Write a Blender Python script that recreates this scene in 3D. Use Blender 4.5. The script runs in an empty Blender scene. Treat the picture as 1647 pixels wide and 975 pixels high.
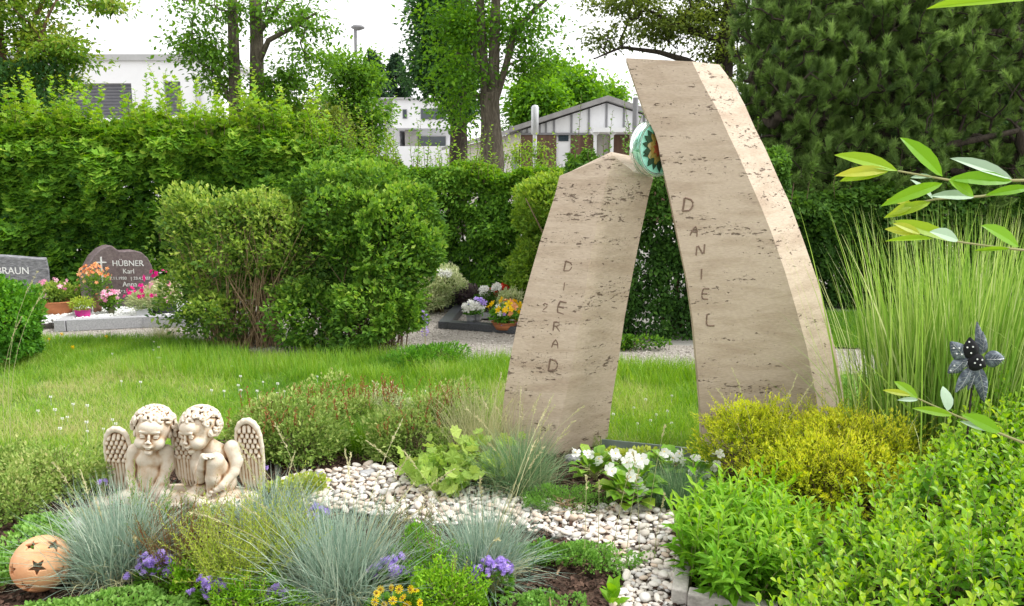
import bpy, math, random, zlib
import numpy as np
from mathutils import Vector, Matrix
PI = math.pi
SC = bpy.context.scene
# ------------------------------------------------------------------ camera
CAMH, PITCH, FPX, IW, IH = 1.45, math.radians(8.98), 1250.0, 1647.0, 975.0
cam = bpy.data.objects.new('camera', bpy.data.cameras.new('camera'))
SC.collection.objects.link(cam); SC.camera = cam
cam.location = (0, 0, CAMH); cam.rotation_euler = (PI/2-PITCH, 0, 0)
cam.data.sensor_width = 36; cam.data.lens = FPX/IW*36; cam.data.clip_end = 2000; cam.data.clip_start = 0.05
# ------------------------------------------------------------------ sky, sun, exposure (bright overcast)
SUN_EL, SUN_AZ = math.radians(51), math.radians(86)      # azimuth clockwise from +Y
w = bpy.data.worlds.new('World'); SC.world = w; w.use_nodes = True
nt = w.node_tree; nt.nodes.clear()
sky = nt.nodes.new('ShaderNodeTexSky'); sky.sky_type = 'NISHITA'; sky.sun_disc = False
sky.sun_elevation = SUN_EL; sky.sun_rotation = SUN_AZ; sky.air_density = 1.0; sky.dust_density = 3.0
hs = nt.nodes.new('ShaderNodeHueSaturation'); hs.inputs['Saturation'].default_value = 0.12
tc = nt.nodes.new('ShaderNodeTexCoord'); nz = nt.nodes.new('ShaderNodeTexNoise'); nz.inputs['Scale'].default_value = 2.2; nz.inputs['Detail'].default_value = 5
mr = nt.nodes.new('ShaderNodeMapRange'); mr.inputs[3].default_value = 7.5; mr.inputs[4].default_value = 9.5
cl = nt.nodes.new('ShaderNodeMix'); cl.data_type = 'RGBA'; cl.inputs[0].default_value = 0.75
bg = nt.nodes.new('ShaderNodeBackground'); bg.inputs['Strength'].default_value = 0.124
ow = nt.nodes.new('ShaderNodeOutputWorld')
L = nt.links.new
L(tc.outputs['Generated'], nz.inputs['Vector']); L(nz.outputs['Fac'], mr.inputs[0])
L(sky.outputs[0], hs.inputs['Color']); L(hs.outputs[0], cl.inputs[6]); L(mr.outputs[0], cl.inputs[7])
L(cl.outputs[2], bg.inputs['Color']); L(bg.outputs[0], ow.inputs['Surface'])
sd = bpy.data.lights.new('sun', 'SUN'); sd.energy = 2.1; sd.angle = math.radians(10); sd.color = (1, .985, .965)
sun = bpy.data.objects.new('sun', sd); SC.collection.objects.link(sun)
sdir = Vector((math.sin(SUN_AZ)*math.cos(SUN_EL), math.cos(SUN_AZ)*math.cos(SUN_EL), math.sin(SUN_EL)))
sun.rotation_euler = sdir.to_track_quat('Z', 'Y').to_euler(); sun.location = (0, 0, 20)
vs = SC.view_settings; vs.view_transform = 'Standard'; vs.look = 'None'; vs.gamma = 1; vs.use_curve_mapping = False
vs.exposure = 0.85
SC.render.engine = 'CYCLES'; SC.cycles.max_bounces = 7; SC.cycles.diffuse_bounces = 3; SC.cycles.transmission_bounces = 5
SC.cycles.transparent_max_bounces = 4; SC.cycles.use_denoising = True; SC.cycles.denoiser = 'OPENIMAGEDENOISE'; SC.cycles.denoising_input_passes = 'RGB_ALBEDO_NORMAL'; SC.cycles.denoising_prefilter = 'ACCURATE'; SC.cycles.use_adaptive_sampling = False
SC.cycles.sample_clamp_indirect = 4
# ------------------------------------------------------------------ pixel rays of the survey -> world points
FW = np.array((0, math.cos(PITCH), -math.sin(PITCH))); UP = np.array((0, math.sin(PITCH), math.cos(PITCH)))
def ray(u, v):
    return np.array((1., 0, 0))*(u-IW/2)/FPX + UP*(IH/2-v)/FPX + FW
def W(u, v, Y):
    d = ray(u, v); return np.array((0, 0, CAMH)) + d*(Y/d[1])
def G(u, v, z=0.0):
    d = ray(u, v); return np.array((0, 0, CAMH)) + d*((z-CAMH)/d[2])
def rng(s): return np.random.default_rng(zlib.crc32(str(s).encode()))
# ------------------------------------------------------------------ objects
COL = SC.collection
def tag(o, label=None, cat=None, group=None, kind=None):
    if label: o['label'] = label
    if cat: o['category'] = cat
    if group: o['group'] = group
    if kind: o['kind'] = kind
    return o
def thing(name, label, cat, loc=(0, 0, 0), group=None):
    o = bpy.data.objects.new(name, None); COL.objects.link(o); o.empty_display_size = .1
    o.location = tuple(loc); return tag(o, label, cat, group)
def link(name, me, mat, parent=None, smooth=False):
    o = bpy.data.objects.new(name, me); COL.objects.link(o)
    if mat is not None and not me.materials: me.materials.append(mat)
    if parent is not None:
        o.parent = parent; o.location = tuple(-Vector(wloc(parent)))
    if len(me.polygons): me.polygons.foreach_set('use_smooth', [bool(smooth)]*len(me.polygons))
    return o
def wloc(p):
    l = Vector(p.location)
    while p.parent is not None:
        p = p.parent; l = l + Vector(p.location)
    return l
def place_local(o, loc=(0, 0, 0)):
    o.location = loc; return o
def copy_tree(o, parent=None):
    c = o.copy(); COL.objects.link(c); c.parent = parent
    for ch in list(o.children): copy_tree(ch, c)
    return c
class MB:
    """collects geometry in numpy, links it as ONE mesh"""
    def __init__(s): s.V, s.F, s.N, s.T, s.n = [], [], [], [], 0
    def add(s, v, f, t=0.5):
        v = np.asarray(v, float).reshape(-1, 3); f = np.asarray(f, int)
        s.V.append(v); s.F.append((f+s.n).ravel()); s.N.append(np.full(len(f), f.shape[1]))
        s.T.append(np.broadcast_to(np.asarray(t, float), (len(v),)).copy()); s.n += len(v)
    def mesh(s, name):
        me = bpy.data.meshes.new(name)
        if not s.V: return me
        V = np.concatenate(s.V); F = np.concatenate(s.F); N = np.concatenate(s.N); T = np.concatenate(s.T)
        me.vertices.add(len(V)); me.vertices.foreach_set('co', V.ravel().astype(np.float32))
        me.loops.add(len(F)); me.loops.foreach_set('vertex_index', F.astype(np.int32))
        me.polygons.add(len(N)); me.polygons.foreach_set('loop_start', np.concatenate(([0], np.cumsum(N)[:-1])).astype(np.int32))
        a = me.attributes.new('t', 'FLOAT', 'POINT'); a.data.foreach_set('value', T.astype(np.float32))
        me.update(calc_edges=True); return me
    def build(s, name, mat, parent=None, smooth=False): return link(name, s.mesh(name), mat, parent, smooth)
    # shapes
    def box(s, c, d, rz=0, t=.5):
        c = np.array(c, float); d = np.array(d, float)/2
        v = np.array([(x, y, z) for x in (-1, 1) for y in (-1, 1) for z in (-1, 1)])*d
        cz, sz = math.cos(rz), math.sin(rz)
        v = np.stack((v[:, 0]*cz-v[:, 1]*sz, v[:, 0]*sz+v[:, 1]*cz, v[:, 2]), 1)+c
        s.add(v, [(0, 1, 3, 2), (4, 6, 7, 5), (0, 4, 5, 1), (2, 3, 7, 6), (0, 2, 6, 4), (1, 5, 7, 3)], t); return s
    def scatter(s, T, P, D, N, S, t, wid=1.0):
        tv, tf = T; P = np.asarray(P); n = len(P)
        if n == 0: return s
        D = nrm(D); X = nrm(np.cross(D, N)); Z = np.cross(X, D)
        S = np.broadcast_to(np.asarray(S, float), (n,)); wid = np.broadcast_to(np.asarray(wid, float), (n,))
        v = (tv[None, :, 0, None]*X[:, None]*wid[:, None, None] + tv[None, :, 1, None]*D[:, None] + tv[None, :, 2, None]*Z[:, None])*S[:, None, None]+P[:, None]
        tt = np.repeat(np.broadcast_to(np.asarray(t, float), (n,)), len(tv))
        V = v.reshape(-1, 3); s.V.append(V); s.T.append(tt)
        for f in tf:
            f = np.asarray(f, int)
            F = (f[None]+(np.arange(n)*len(tv))[:, None, None]).reshape(-1, f.shape[1])
            s.F.append((F+s.n).ravel()); s.N.append(np.full(len(F), f.shape[1]))
        s.n += len(V); return s
    def ribbons(s, P, az, th0, bend, Ln, Wd, t, segs=4, twist=0.0, pw=1.0, tipw=0.05):
        """blades: base P, azimuth, start angle from vertical, added bend towards the tip"""
        n = len(P); b = lambda a: np.broadcast_to(np.asarray(a, float), (n,))
        az, th0, bend, Ln, Wd, t, twist = map(b, (az, th0, bend, Ln, Wd, t, twist))
        k = segs+1; q = np.linspace(0, 1, k)
        th = th0[:, None]+bend[:, None]*q[None]**1.4; ds = Ln[:, None]/segs
        r = np.concatenate((np.zeros((n, 1)), np.cumsum(np.sin((th[:, 1:]+th[:, :-1])/2)*ds, 1)), 1)
        h = np.concatenate((np.zeros((n, 1)), np.cumsum(np.cos((th[:, 1:]+th[:, :-1])/2)*ds, 1)), 1)
        ca, sa = np.cos(az)[:, None], np.sin(az)[:, None]
        C = np.stack((ca*r, sa*r, h), 2)+np.asarray(P)[:, None]
        tw = twist[:, None]
        wd = np.stack((-sa*np.cos(tw)+ca*np.sin(tw)*np.cos(th), ca*np.cos(tw)+sa*np.sin(tw)*np.cos(th), -np.sin(tw)*np.sin(th)), 2)
        ww = (Wd[:, None]/2*(1-(1-tipw)*q[None]**1.6))[:, :, None]
        V = np.stack((C-wd*ww, C+wd*ww), 2).reshape(-1, 3)
        i = np.arange(segs)*2; f = np.stack((i, i+1, i+3, i+2), 1)
        F = (f[None]+(np.arange(n)*2*k)[:, None, None]).reshape(-1, 4)
        s.V.append(V); s.F.append((F+s.n).ravel()); s.N.append(np.full(len(F), 4)); s.T.append(np.repeat(t, 2*k)); s.n += len(V)
        return C
    def tube(s, pts, rad, sides=6, t=.5, cap=True):
        p = np.asarray(pts, float); n = len(p); rad = np.broadcast_to(np.asarray(rad, float), (n,))
        d = np.gradient(p, axis=0); d = nrm(d)
        up = np.array((0, 0, 1.)) if abs(d[:, 2]).mean() < .9 else np.array((1., 0, 0))
        X = nrm(np.cross(d, up[None])); Z = np.cross(X, d)
        a = np.linspace(0, 2*PI, sides, endpoint=False)
        V = p[:, None]+(X[:, None]*np.cos(a)[None, :, None]+Z[:, None]*np.sin(a)[None, :, None])*rad[:, None, None]
        F = []
        for i in range(n-1):
            for j in range(sides):
                k = (j+1) % sides; F.append((i*sides+j, i*sides+k, (i+1)*sides+k, (i+1)*sides+j))
        s.add(V.reshape(-1, 3), F, t)
        if cap:
            c = np.array([list(range(sides))]); s.F.append((c+s.n-n*sides).ravel()); s.N.append([sides])
            s.F.append((c[:, ::-1]+s.n-sides).ravel()); s.N.append([sides])
        return s
    def lathe(s, prof, c=(0, 0, 0), segs=24, t=.5, sq=1.0):
        a = np.linspace(0, 2*PI, segs, endpoint=False); pr = np.asarray(prof, float)
        V = np.stack((pr[:, 0, None]*np.cos(a), pr[:, 0, None]*np.sin(a)*sq, np.repeat(pr[:, 1, None], segs, 1)), 2).reshape(-1, 3)+np.array(c)
        F = [(i*segs+j, i*segs+(j+1) % segs, (i+1)*segs+(j+1) % segs, (i+1)*segs+j) for i in range(len(pr)-1) for j in range(segs)]
        s.add(V, F, t); return s
    def prism(s, poly, y0, y1, t=.5):
        """poly = list of (x,z), extruded along y"""
        n = len(poly); p = np.array(poly, float)
        V = np.concatenate((np.stack((p[:, 0], np.full(n, y0), p[:, 1]), 1), np.stack((p[:, 0], np.full(n, y1), p[:, 1]), 1)))
        s.add(V, [(i, (i+1) % n, n+(i+1) % n, n+i) for i in range(n)], t)
        b = s.n-2*n
        s.F.append(np.arange(n)[::-1]+b); s.N.append([n]); s.F.append(np.arange(n)+n+b); s.N.append([n]); return s
    def ball(s, c, r, t=.5, seg=8, ring=6):
        th = np.linspace(0.12, PI-0.12, ring); pr = np.stack((np.sin(th), -np.cos(th)), 1)
        b0 = s.n; s.lathe(pr, (0, 0, 0), seg, t); s.V[-1] = s.V[-1]*np.array(r)+np.array(c)
        s.F.append(np.arange(seg)[::-1]+b0); s.N.append([seg]); s.F.append(np.arange(seg)+b0+seg*(ring-1)); s.N.append([seg]); return s
def nrm(a):
    a = np.asarray(a, float); return a/np.maximum(np.linalg.norm(a, axis=-1, keepdims=True), 1e-9)
def bevel(o, wd=.004, seg=2, ang=30):
    m = o.modifiers.new('bevel', 'BEVEL'); m.width = wd; m.segments = seg; m.limit_method = 'ANGLE'; m.angle_limit = math.radians(ang); return o
# value noise
_NR = np.random.default_rng(7).random((32, 32, 32))
def vnoise(p, sc=1.0, off=0.0):
    q = np.asarray(p, float)*sc+off+100; i = np.floor(q).astype(int); f = q-i; f = f*f*(3-2*f); i &= 31; j = (i+1) & 31
    g = lambda a, b, c: _NR[a, b, c]
    x, y, z = f[..., 0], f[..., 1], f[..., 2]
    a0, b0, c0, a1, b1, c1 = i[..., 0], i[..., 1], i[..., 2], j[..., 0], j[..., 1], j[..., 2]
    m = lambda u, v, t: u+(v-u)*t
    return m(m(m(g(a0, b0, c0), g(a1, b0, c0), x), m(g(a0, b1, c0), g(a1, b1, c0), x), y),
             m(m(g(a0, b0, c1), g(a1, b0, c1), x), m(g(a0, b1, c1), g(a1, b1, c1), x), y), z)
# leaf templates: along +Y, unit length
def T(v, f):
    by = {}
    for q in f: by.setdefault(len(q), []).append(q)
    return (np.array(v, float), [np.array(x) for x in by.values()])
def leaf2(w=.3, z=.1): return T([(0, 0, 0), (w, .45, z), (0, 1, -.06), (-w, .45, z)], [(0, 1, 2), (0, 2, 3)])
def leaf6(w=.28, z=.06, a=.3, b=.62, dr=.12):
    return T([(0, 0, 0), (w*.85, a, z), (w*.9, b, z*.6), (0, 1, -dr), (-w*.9, b, z*.6), (-w*.85, a, z), (0, a, 0), (0, b, -.02)],
             [(0, 1, 6), (1, 2, 7, 6), (2, 3, 7), (0, 6, 5), (6, 7, 4, 5), (7, 3, 4)])
def lobed(n=5, r0=.55, z=.05):
    v = [(0, .4, 0)]; m = n*2
    for i in range(m+1):
        a = -PI*.85+2*PI*.85*i/m; r = .6 if i % 2 else r0*.6
        v.append((math.sin(a)*r, .4+math.cos(a)*r, z*(1 if i % 2 else -1)))
    return T(v, [(0, i, i+1) for i in range(1, m+1)]+[(0, m+1, 1)])
def flower(n=5, w=.45, cup=.2):
    v = [(0, 0, 0)]; f = []
    for i in range(n):
        a = 2*PI*i/n; b = PI/n*.9; k = len(v)
        v += [(math.sin(a-b)*w, math.cos(a-b)*w, cup*.5), (math.sin(a-b*.5), math.cos(a-b*.5), cup), (math.sin(a+b*.5), math.cos(a+b*.5), cup), (math.sin(a+b)*w, math.cos(a+b)*w, cup*.5)]
        f += [(0, k, k+1, k+2), (0, k+2, k+3)]
    return T(v, f)
NEEDLE = T([(-.5, 0, 0), (.5, 0, 0), (0, 1, 0)], [(0, 1, 2)])
LEAF, LEAFW, LEAFN, LOB = leaf2(.3), leaf2(.42), leaf2(.16), lobed()
LEAF6 = leaf6(); LEAF6W = leaf6(.42, .08); LEAF6N = leaf6(.13, .03, .25, .6, .25)
# ------------------------------------------------------------------ materials
def mat(name):
    m = bpy.data.materials.new(name); m.use_nodes = True; n = m.node_tree; n.nodes.clear()
    return m, n, n.nodes.new, n.links.new
def ramp(N, cols, fac, lk):
    r = N('ShaderNodeValToRGB'); e = r.color_ramp.elements
    while len(e) < len(cols): e.new(.5)
    for i, (p, c) in enumerate(cols): e[i].position = p; e[i].color = (*c, 1)
    lk(fac, r.inputs[0]); return r.outputs[0]
def leafmat(name, cols, trans=.35, rough=.55, spec=.18, tcol=None, patch=1.5):
    m, n, N, lk = mat(name)
    at = N('ShaderNodeAttribute'); at.attribute_name = 't'
    nz = N('ShaderNodeTexNoise'); nz.inputs['Scale'].default_value = patch; g = N('ShaderNodeNewGeometry'); lk(g.outputs['Position'], nz.inputs['Vector'])
    ad = N('ShaderNodeMath'); ad.operation = 'MULTIPLY_ADD'; ad.inputs[1].default_value = .35; lk(nz.outputs['Fac'], ad.inputs[0])
    s2 = N('ShaderNodeMath'); s2.operation = 'SUBTRACT'; s2.inputs[1].default_value = .175; lk(at.outputs['Fac'], s2.inputs[0]); lk(s2.outputs[0], ad.inputs[2])
    k = len(cols); c = ramp(N, [(i/(k-1) if k > 1 else 0, x) for i, x in enumerate(cols)], ad.outputs[0], lk)
    p = N('ShaderNodeBsdfPrincipled'); p.inputs['Roughness'].default_value = rough; p.inputs['Specular IOR Level'].default_value = spec; lk(c, p.inputs['Base Color'])
    o = N('ShaderNodeOutputMaterial')
    if trans > 0:
        tr = N('ShaderNodeBsdfTranslucent'); mx = N('ShaderNodeMixShader'); mx.inputs[0].default_value = trans
        h = N('ShaderNodeHueSaturation'); h.inputs['Hue'].default_value = .485; h.inputs['Saturation'].default_value = 1.1; h.inputs['Value'].default_value = 1.35
        lk(c, h.inputs['Color']); lk(h.outputs[0], tr.inputs['Color']); lk(p.outputs[0], mx.inputs[1]); lk(tr.outputs[0], mx.inputs[2]); lk(mx.outputs[0], o.inputs[0])
    else: lk(p.outputs[0], o.inputs[0])
    return m
def surf(name, cols, scale=8, rough=.8, bump=.3, bscale=None, stretch=(1, 1, 1), spec=.3, detail=6, metal=0, dist=.01, obj=True):
    m, n, N, lk = mat(name)
    tc = N('ShaderNodeTexCoord') if obj else N('ShaderNodeNewGeometry'); mp = N('ShaderNodeMapping'); mp.inputs['Scale'].default_value = stretch
    lk(tc.outputs['Object' if obj else 'Position'], mp.inputs[0])
    nz = N('ShaderNodeTexNoise'); nz.inputs['Scale'].default_value = scale; nz.inputs['Detail'].default_value = detail; nz.inputs['Roughness'].default_value = .65
    lk(mp.outputs[0], nz.inputs['Vector'])
    k = len(cols); c = ramp(N, [(.3+.4*i/max(k-1, 1), x) for i, x in enumerate(cols)], nz.outputs['Fac'], lk)
    p = N('ShaderNodeBsdfPrincipled'); p.inputs['Roughness'].default_value = rough; p.inputs['Specular IOR Level'].default_value = spec; p.inputs['Metallic'].default_value = metal
    lk(c, p.inputs['Base Color'])
    if bump:
        n2 = N('ShaderNodeTexNoise'); n2.inputs['Scale'].default_value = bscale or scale*4; n2.inputs['Detail'].default_value = 4; lk(mp.outputs[0], n2.inputs['Vector'])
        b = N('ShaderNodeBump'); b.inputs['Strength'].default_value = bump; b.inputs['Distance'].default_value = dist; lk(n2.outputs['Fac'], b.inputs['Height']); lk(b.outputs[0], p.inputs['Normal'])
    o = N('ShaderNodeOutputMaterial'); lk(p.outputs[0], o.inputs[0]); return m
def attrmat(name, cols, rough=.7, trans=0): return leafmat(name, cols, trans, rough, .3, patch=3)
G_ = lambda r, g, b: (r, g, b)
M = {}
M['hedge'] = leafmat('hedge_leaf', [(.025, .08, .015), (.075, .2, .02), (.2, .4, .035), (.4, .54, .07)], .4)
M['hedge2'] = leafmat('hornbeam_leaf', [(.03, .08, .015), (.07, .18, .02), (.17, .36, .035), (.28, .42, .05)], .4)
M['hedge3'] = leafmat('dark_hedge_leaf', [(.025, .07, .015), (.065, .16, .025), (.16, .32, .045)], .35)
M['privet'] = leafmat('privet_leaf', [(.05, .12, .03), (.12, .23, .04), (.28, .42, .07), (.46, .54, .12)], .4)
M['privet2'] = leafmat('green_privet_leaf', [(.04, .1, .022), (.09, .21, .03), (.2, .38, .05), (.36, .5, .09)], .4)
M['goldshrub'] = leafmat('golden_shrub_leaf', [(.1, .2, .03), (.24, .4, .05), (.4, .5, .08)], .4)
M['box'] = leafmat('box_leaf', [(.04, .13, .015), (.11, .3, .03), (.24, .48, .06)], .35)
M['maple'] = leafmat('maple_leaf', [(.05, .12, .02), (.13, .27, .03), (.3, .4, .06), (.38, .36, .09)], .45)
M['ash'] = leafmat('ash_leaf', [(.05, .12, .02), (.12, .27, .03), (.26, .45, .06)], .45)
M['linden'] = leafmat('linden_leaf', [(.04, .11, .015), (.11, .27, .025), (.26, .48, .045)], .45)
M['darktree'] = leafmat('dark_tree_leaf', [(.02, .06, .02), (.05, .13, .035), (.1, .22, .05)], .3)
M['oak'] = leafmat('oak_leaf', [(.05, .08, .015), (.13, .19, .03), (.27, .33, .07)], .4)
M['spruce'] = leafmat('spruce_needle', [(.02, .05, .025), (.05, .11, .05)], .1)
M['pine'] = leafmat('pine_needle', [(.035, .075, .025), (.09, .16, .04), (.18, .3, .07), (.28, .42, .12)], .3)
M['grass'] = leafmat('lawn_blade', [(.06, .16, .02), (.15, .33, .03), (.3, .47, .06), (.52, .5, .24)], .45, .5, .3)
M['fescue'] = leafmat('fescue_blade', [(.12, .2, .15), (.26, .37, .29), (.44, .53, .42), (.68, .69, .54)], .25, .5, .3)
M['fescueg'] = leafmat('green_fescue_blade', [(.07, .16, .07), (.15, .28, .13), (.3, .4, .22), (.5, .5, .3)], .25)
M['straw'] = leafmat('straw_stalk', [(.3, .33, .14), (.52, .52, .28), (.66, .6, .38)], .25)
M['misc'] = leafmat('reed_blade', [(.09, .2, .03), (.2, .37, .06), (.36, .5, .13), (.62, .66, .36)], .4)
M['azalea'] = leafmat('azalea_leaf', [(.09, .17, .03), (.19, .31, .06), (.36, .47, .13), (.52, .5, .22)], .3)
M['redshoot'] = leafmat('red_shoot', [(.2, .07, .03), (.36, .14, .06), (.45, .28, .12)], .3)
M['brownheath'] = leafmat('bronze_heath', [(.08, .06, .03), (.15, .14, .06), (.25, .28, .1)], .2)
M['lime'] = leafmat('lime_heath', [(.14, .24, .03), (.3, .42, .05), (.48, .54, .09)], .3)
M['moss'] = leafmat('moss_green', [(.07, .2, .012), (.16, .38, .018), (.32, .55, .04)], .3)
M['mat'] = leafmat('mat_green', [(.08, .2, .03), (.17, .36, .06), (.3, .5, .12)], .3)
M['golden'] = leafmat('golden_thuja', [(.14, .24, .02), (.4, .5, .035), (.64, .7, .06), (.82, .8, .1)], .35)
M['lance'] = leafmat('lance_leaf', [(.07, .2, .012), (.16, .38, .02), (.34, .54, .06)], .4)
M['euon'] = leafmat('euonymus_leaf', [(.045, .15, .01), (.12, .32, .015), (.25, .47, .03), (.42, .56, .06)], .4, .4, .3)
M['geran'] = leafmat('geranium_leaf', [(.12, .25, .04), (.27, .43, .08), (.42, .53, .14)], .4)
M['begl'] = leafmat('begonia_leaf', [(.07, .2, .02), (.17, .36, .03), (.36, .5, .07)], .3, .3, .5)
M['white'] = leafmat('white_petal', [(.75, .75, .7), (.85, .85, .82)], .3)
M['purple'] = leafmat('purple_petal', [(.32, .2, .58), (.48, .34, .78), (.62, .48, .84)], .3)
M['pink'] = leafmat('pink_petal', [(.65, .2, .35), (.82, .4, .55), (.85, .62, .68)], .3)
M['magenta'] = leafmat('magenta_petal', [(.6, .01, .15), (.75, .03, .3)], .3)
M['red'] = leafmat('red_petal', [(.6, .02, .02), (.75, .08, .03)], .3)
M['orange'] = leafmat('orange_petal', [(.72, .22, .08), (.82, .45, .2), (.85, .6, .36)], .3)
M['yellow'] = leafmat('yellow_petal', [(.8, .5, .01), (.9, .68, .02)], .3)
M['heart'] = leafmat('flower_heart', [(.15, .07, .01), (.4, .25, .02)], 0)
M['varieg'] = leafmat('variegated_leaf', [(.2, .32, .1), (.5, .56, .3), (.75, .75, .5)], .3)
M['darkpl'] = leafmat('dark_foliage', [(.05, .04, .05), (.1, .07, .08), (.14, .14, .08)], .2)
M['willow'] = leafmat('willow_leaf', [(.08, .28, .01), (.17, .4, .015), (.3, .48, .03), (.5, .52, .07)], .45, .45, .25)
M['willowback'] = leafmat('willow_leaf_underside', [(.3, .44, .28), (.38, .5, .36)], .2, .5, .4)
M['stem'] = leafmat('green_stem', [(.2, .22, .08), (.35, .33, .15)], 0)
M['twig'] = surf('twig_bark', [(.09, .06, .035), (.2, .14, .09)], 30, .9, .2)
M['tan'] = surf('tan_twig', [(.2, .13, .07), (.42, .3, .19)], 40, .9, .2)
M['bark'] = surf('grey_bark', [(.06, .05, .035), (.12, .1, .075), (.2, .17, .13)], 9, .95, .9, 30, (3, 3, .7), dist=.03)
M['barkb'] = surf('brown_bark', [(.1, .06, .04), (.25, .15, .1)], 9, .95, .9, 30, (3, 3, .7), dist=.03)
M['barkd'] = surf('dark_bark', [(.025, .02, .015), (.07, .055, .04)], 9, .95, .9, 30, (3, 3, .7), dist=.03)
M['soil'] = surf('dark_soil', [(.03, .02, .013), (.075, .045, .03), (.12, .075, .05)], 30, .95, 1, 60, dist=.03, obj=False)
M['mulch'] = leafmat('mulch_chip', [(.025, .015, .01), (.07, .04, .028), (.14, .085, .06)], 0, .9)
M['gravel'] = surf('grey_gravel', [(.2, .18, .155), (.33, .3, .26), (.48, .44, .39)], 60, .95, .8, 150, obj=False)
M['farground'] = surf('far_ground', [(.2, .19, .17), (.3, .29, .26), (.36, .34, .3)], .6, .95, .3, 20, obj=False)
M['turf'] = surf('turf_soil', [(.08, .13, .03), (.13, .2, .04), (.2, .24, .08)], 10, .95, .6, 60, obj=False)
M['pebble'] = attrmat('pebble_stone', [(.4, .37, .33), (.58, .53, .46), (.7, .66, .6), (.55, .43, .33), (.47, .45, .43), (.76, .73, .68)], .8)
M['pathstone'] = attrmat('path_grit', [(.22, .19, .17), (.38, .34, .3), (.55, .51, .46)], .9)
M['whitegravel'] = attrmat('white_gravel', [(.72, .72, .7), (.85, .85, .83)], .8)
M['granite'] = surf('grey_granite', [(.12, .12, .125), (.2, .2, .21), (.32, .32, .33)], 90, .35, .05, spec=.5)
M['granitel'] = surf('pale_granite', [(.28, .28, .3), (.4, .4, .42), (.52, .52, .54)], 90, .45, .05, spec=.5)
M['granited'] = surf('dark_granite', [(.03, .033, .04), (.06, .065, .075), (.1, .1, .11)], 90, .35, .03, spec=.5)
M['redgranite'] = surf('red_brown_granite', [(.1, .075, .08), (.17, .125, .13), (.24, .19, .19)], 45, .4, .05, spec=.5)
M['roughgr'] = surf('hewn_grey_granite', [(.1, .1, .11), (.24, .24, .26), (.42, .42, .44)], 14, .8, .8, 40, (1, 1, 4), dist=.02)
M['lettering'] = surf('silver_lettering', [(.75, .75, .74), (.85, .85, .84)], 5, .4, 0)
M['concrete'] = surf('concrete_kerb', [(.3, .28, .25), (.45, .42, .38), (.56, .53, .48)], 25, .9, .4, 90)
M['render'] = surf('white_render', [(.82, .82, .84), (.86, .86, .88)], 3, .9, 0)
M['greyrender'] = surf('grey_render', [(.42, .4, .37), (.5, .48, .45)], 3, .9, .1)
M['parapet'] = surf('grey_parapet', [(.4, .4, .4), (.48, .48, .48)], 3, .7, 0)
M['shutter'] = surf('grey_shutter', [(.2, .2, .23), (.26, .26, .29)], 3, .5, 0, spec=.4)
M['wpanel'] = surf('white_panel', [(.66, .66, .68), (.76, .76, .77), (.8, .8, .81)], 1.2, .7, 0)
M['beige'] = surf('beige_wall', [(.52, .49, .43), (.62, .58, .5)], 1.5, .8, 0)
M['brownpanel'] = surf('brown_panel', [(.09, .05, .035), (.17, .095, .065)], 1.5, .6, 0, stretch=(4, 4, .5))
M['roofm'] = surf('grey_roof', [(.22, .21, .21), (.33, .32, .31)], 4, .8, .2)
M['trim'] = surf('grey_trim', [(.2, .2, .21), (.27, .27, .28)], 4, .6, 0)
M['metal'] = surf('galvanised_metal', [(.45, .46, .47), (.56, .57, .58)], 6, .4, 0, metal=.6)
M['terra'] = surf('terracotta', [(.62, .27, .12), (.75, .38, .19), (.8, .48, .28)], 5, .75, .15, 60)
M['terrad'] = surf('terracotta_bowl', [(.42, .15, .06), (.55, .22, .1)], 8, .6, .1)
M['magpot'] = surf('magenta_pot', [(.5, .01, .2), (.6, .03, .28)], 4, .4, 0, spec=.5)
M['whitepot'] = surf('white_pot', [(.75, .76, .78), (.82, .82, .84)], 4, .4, 0, spec=.5)
M['darkpot'] = surf('anthracite_pot', [(.05, .055, .065), (.08, .085, .095)], 4, .5, 0)
M['brownvase'] = surf('brown_vase', [(.22, .11, .07), (.32, .18, .12)], 12, .6, .1)
M['greenvase'] = surf('green_vase', [(.16, .18, .09), (.25, .25, .15)], 12, .4, .1)
M['zinc'] = surf('zinc_pot', [(.35, .36, .38), (.5, .51, .53)], 12, .4, .1, metal=.5)
M['rock'] = surf('grey_rock', [(.13, .13, .14), (.3, .3, .31), (.5, .49, .47)], 10, .8, .5)
M['edging'] = surf('green_grey_edging', [(.13, .17, .14), (.24, .3, .25)], 10, .4, 0)
def glassmat():
    m, n, N, lk = mat('window_glass'); p = N('ShaderNodeBsdfPrincipled'); p.inputs['Base Color'].default_value = (.03, .045, .06, 1)
    p.inputs['Roughness'].default_value = .08; p.inputs['Specular IOR Level'].default_value = .8
    o = N('ShaderNodeOutputMaterial'); lk(p.outputs[0], o.inputs[0]); return m
M['pane'] = glassmat()
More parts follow.
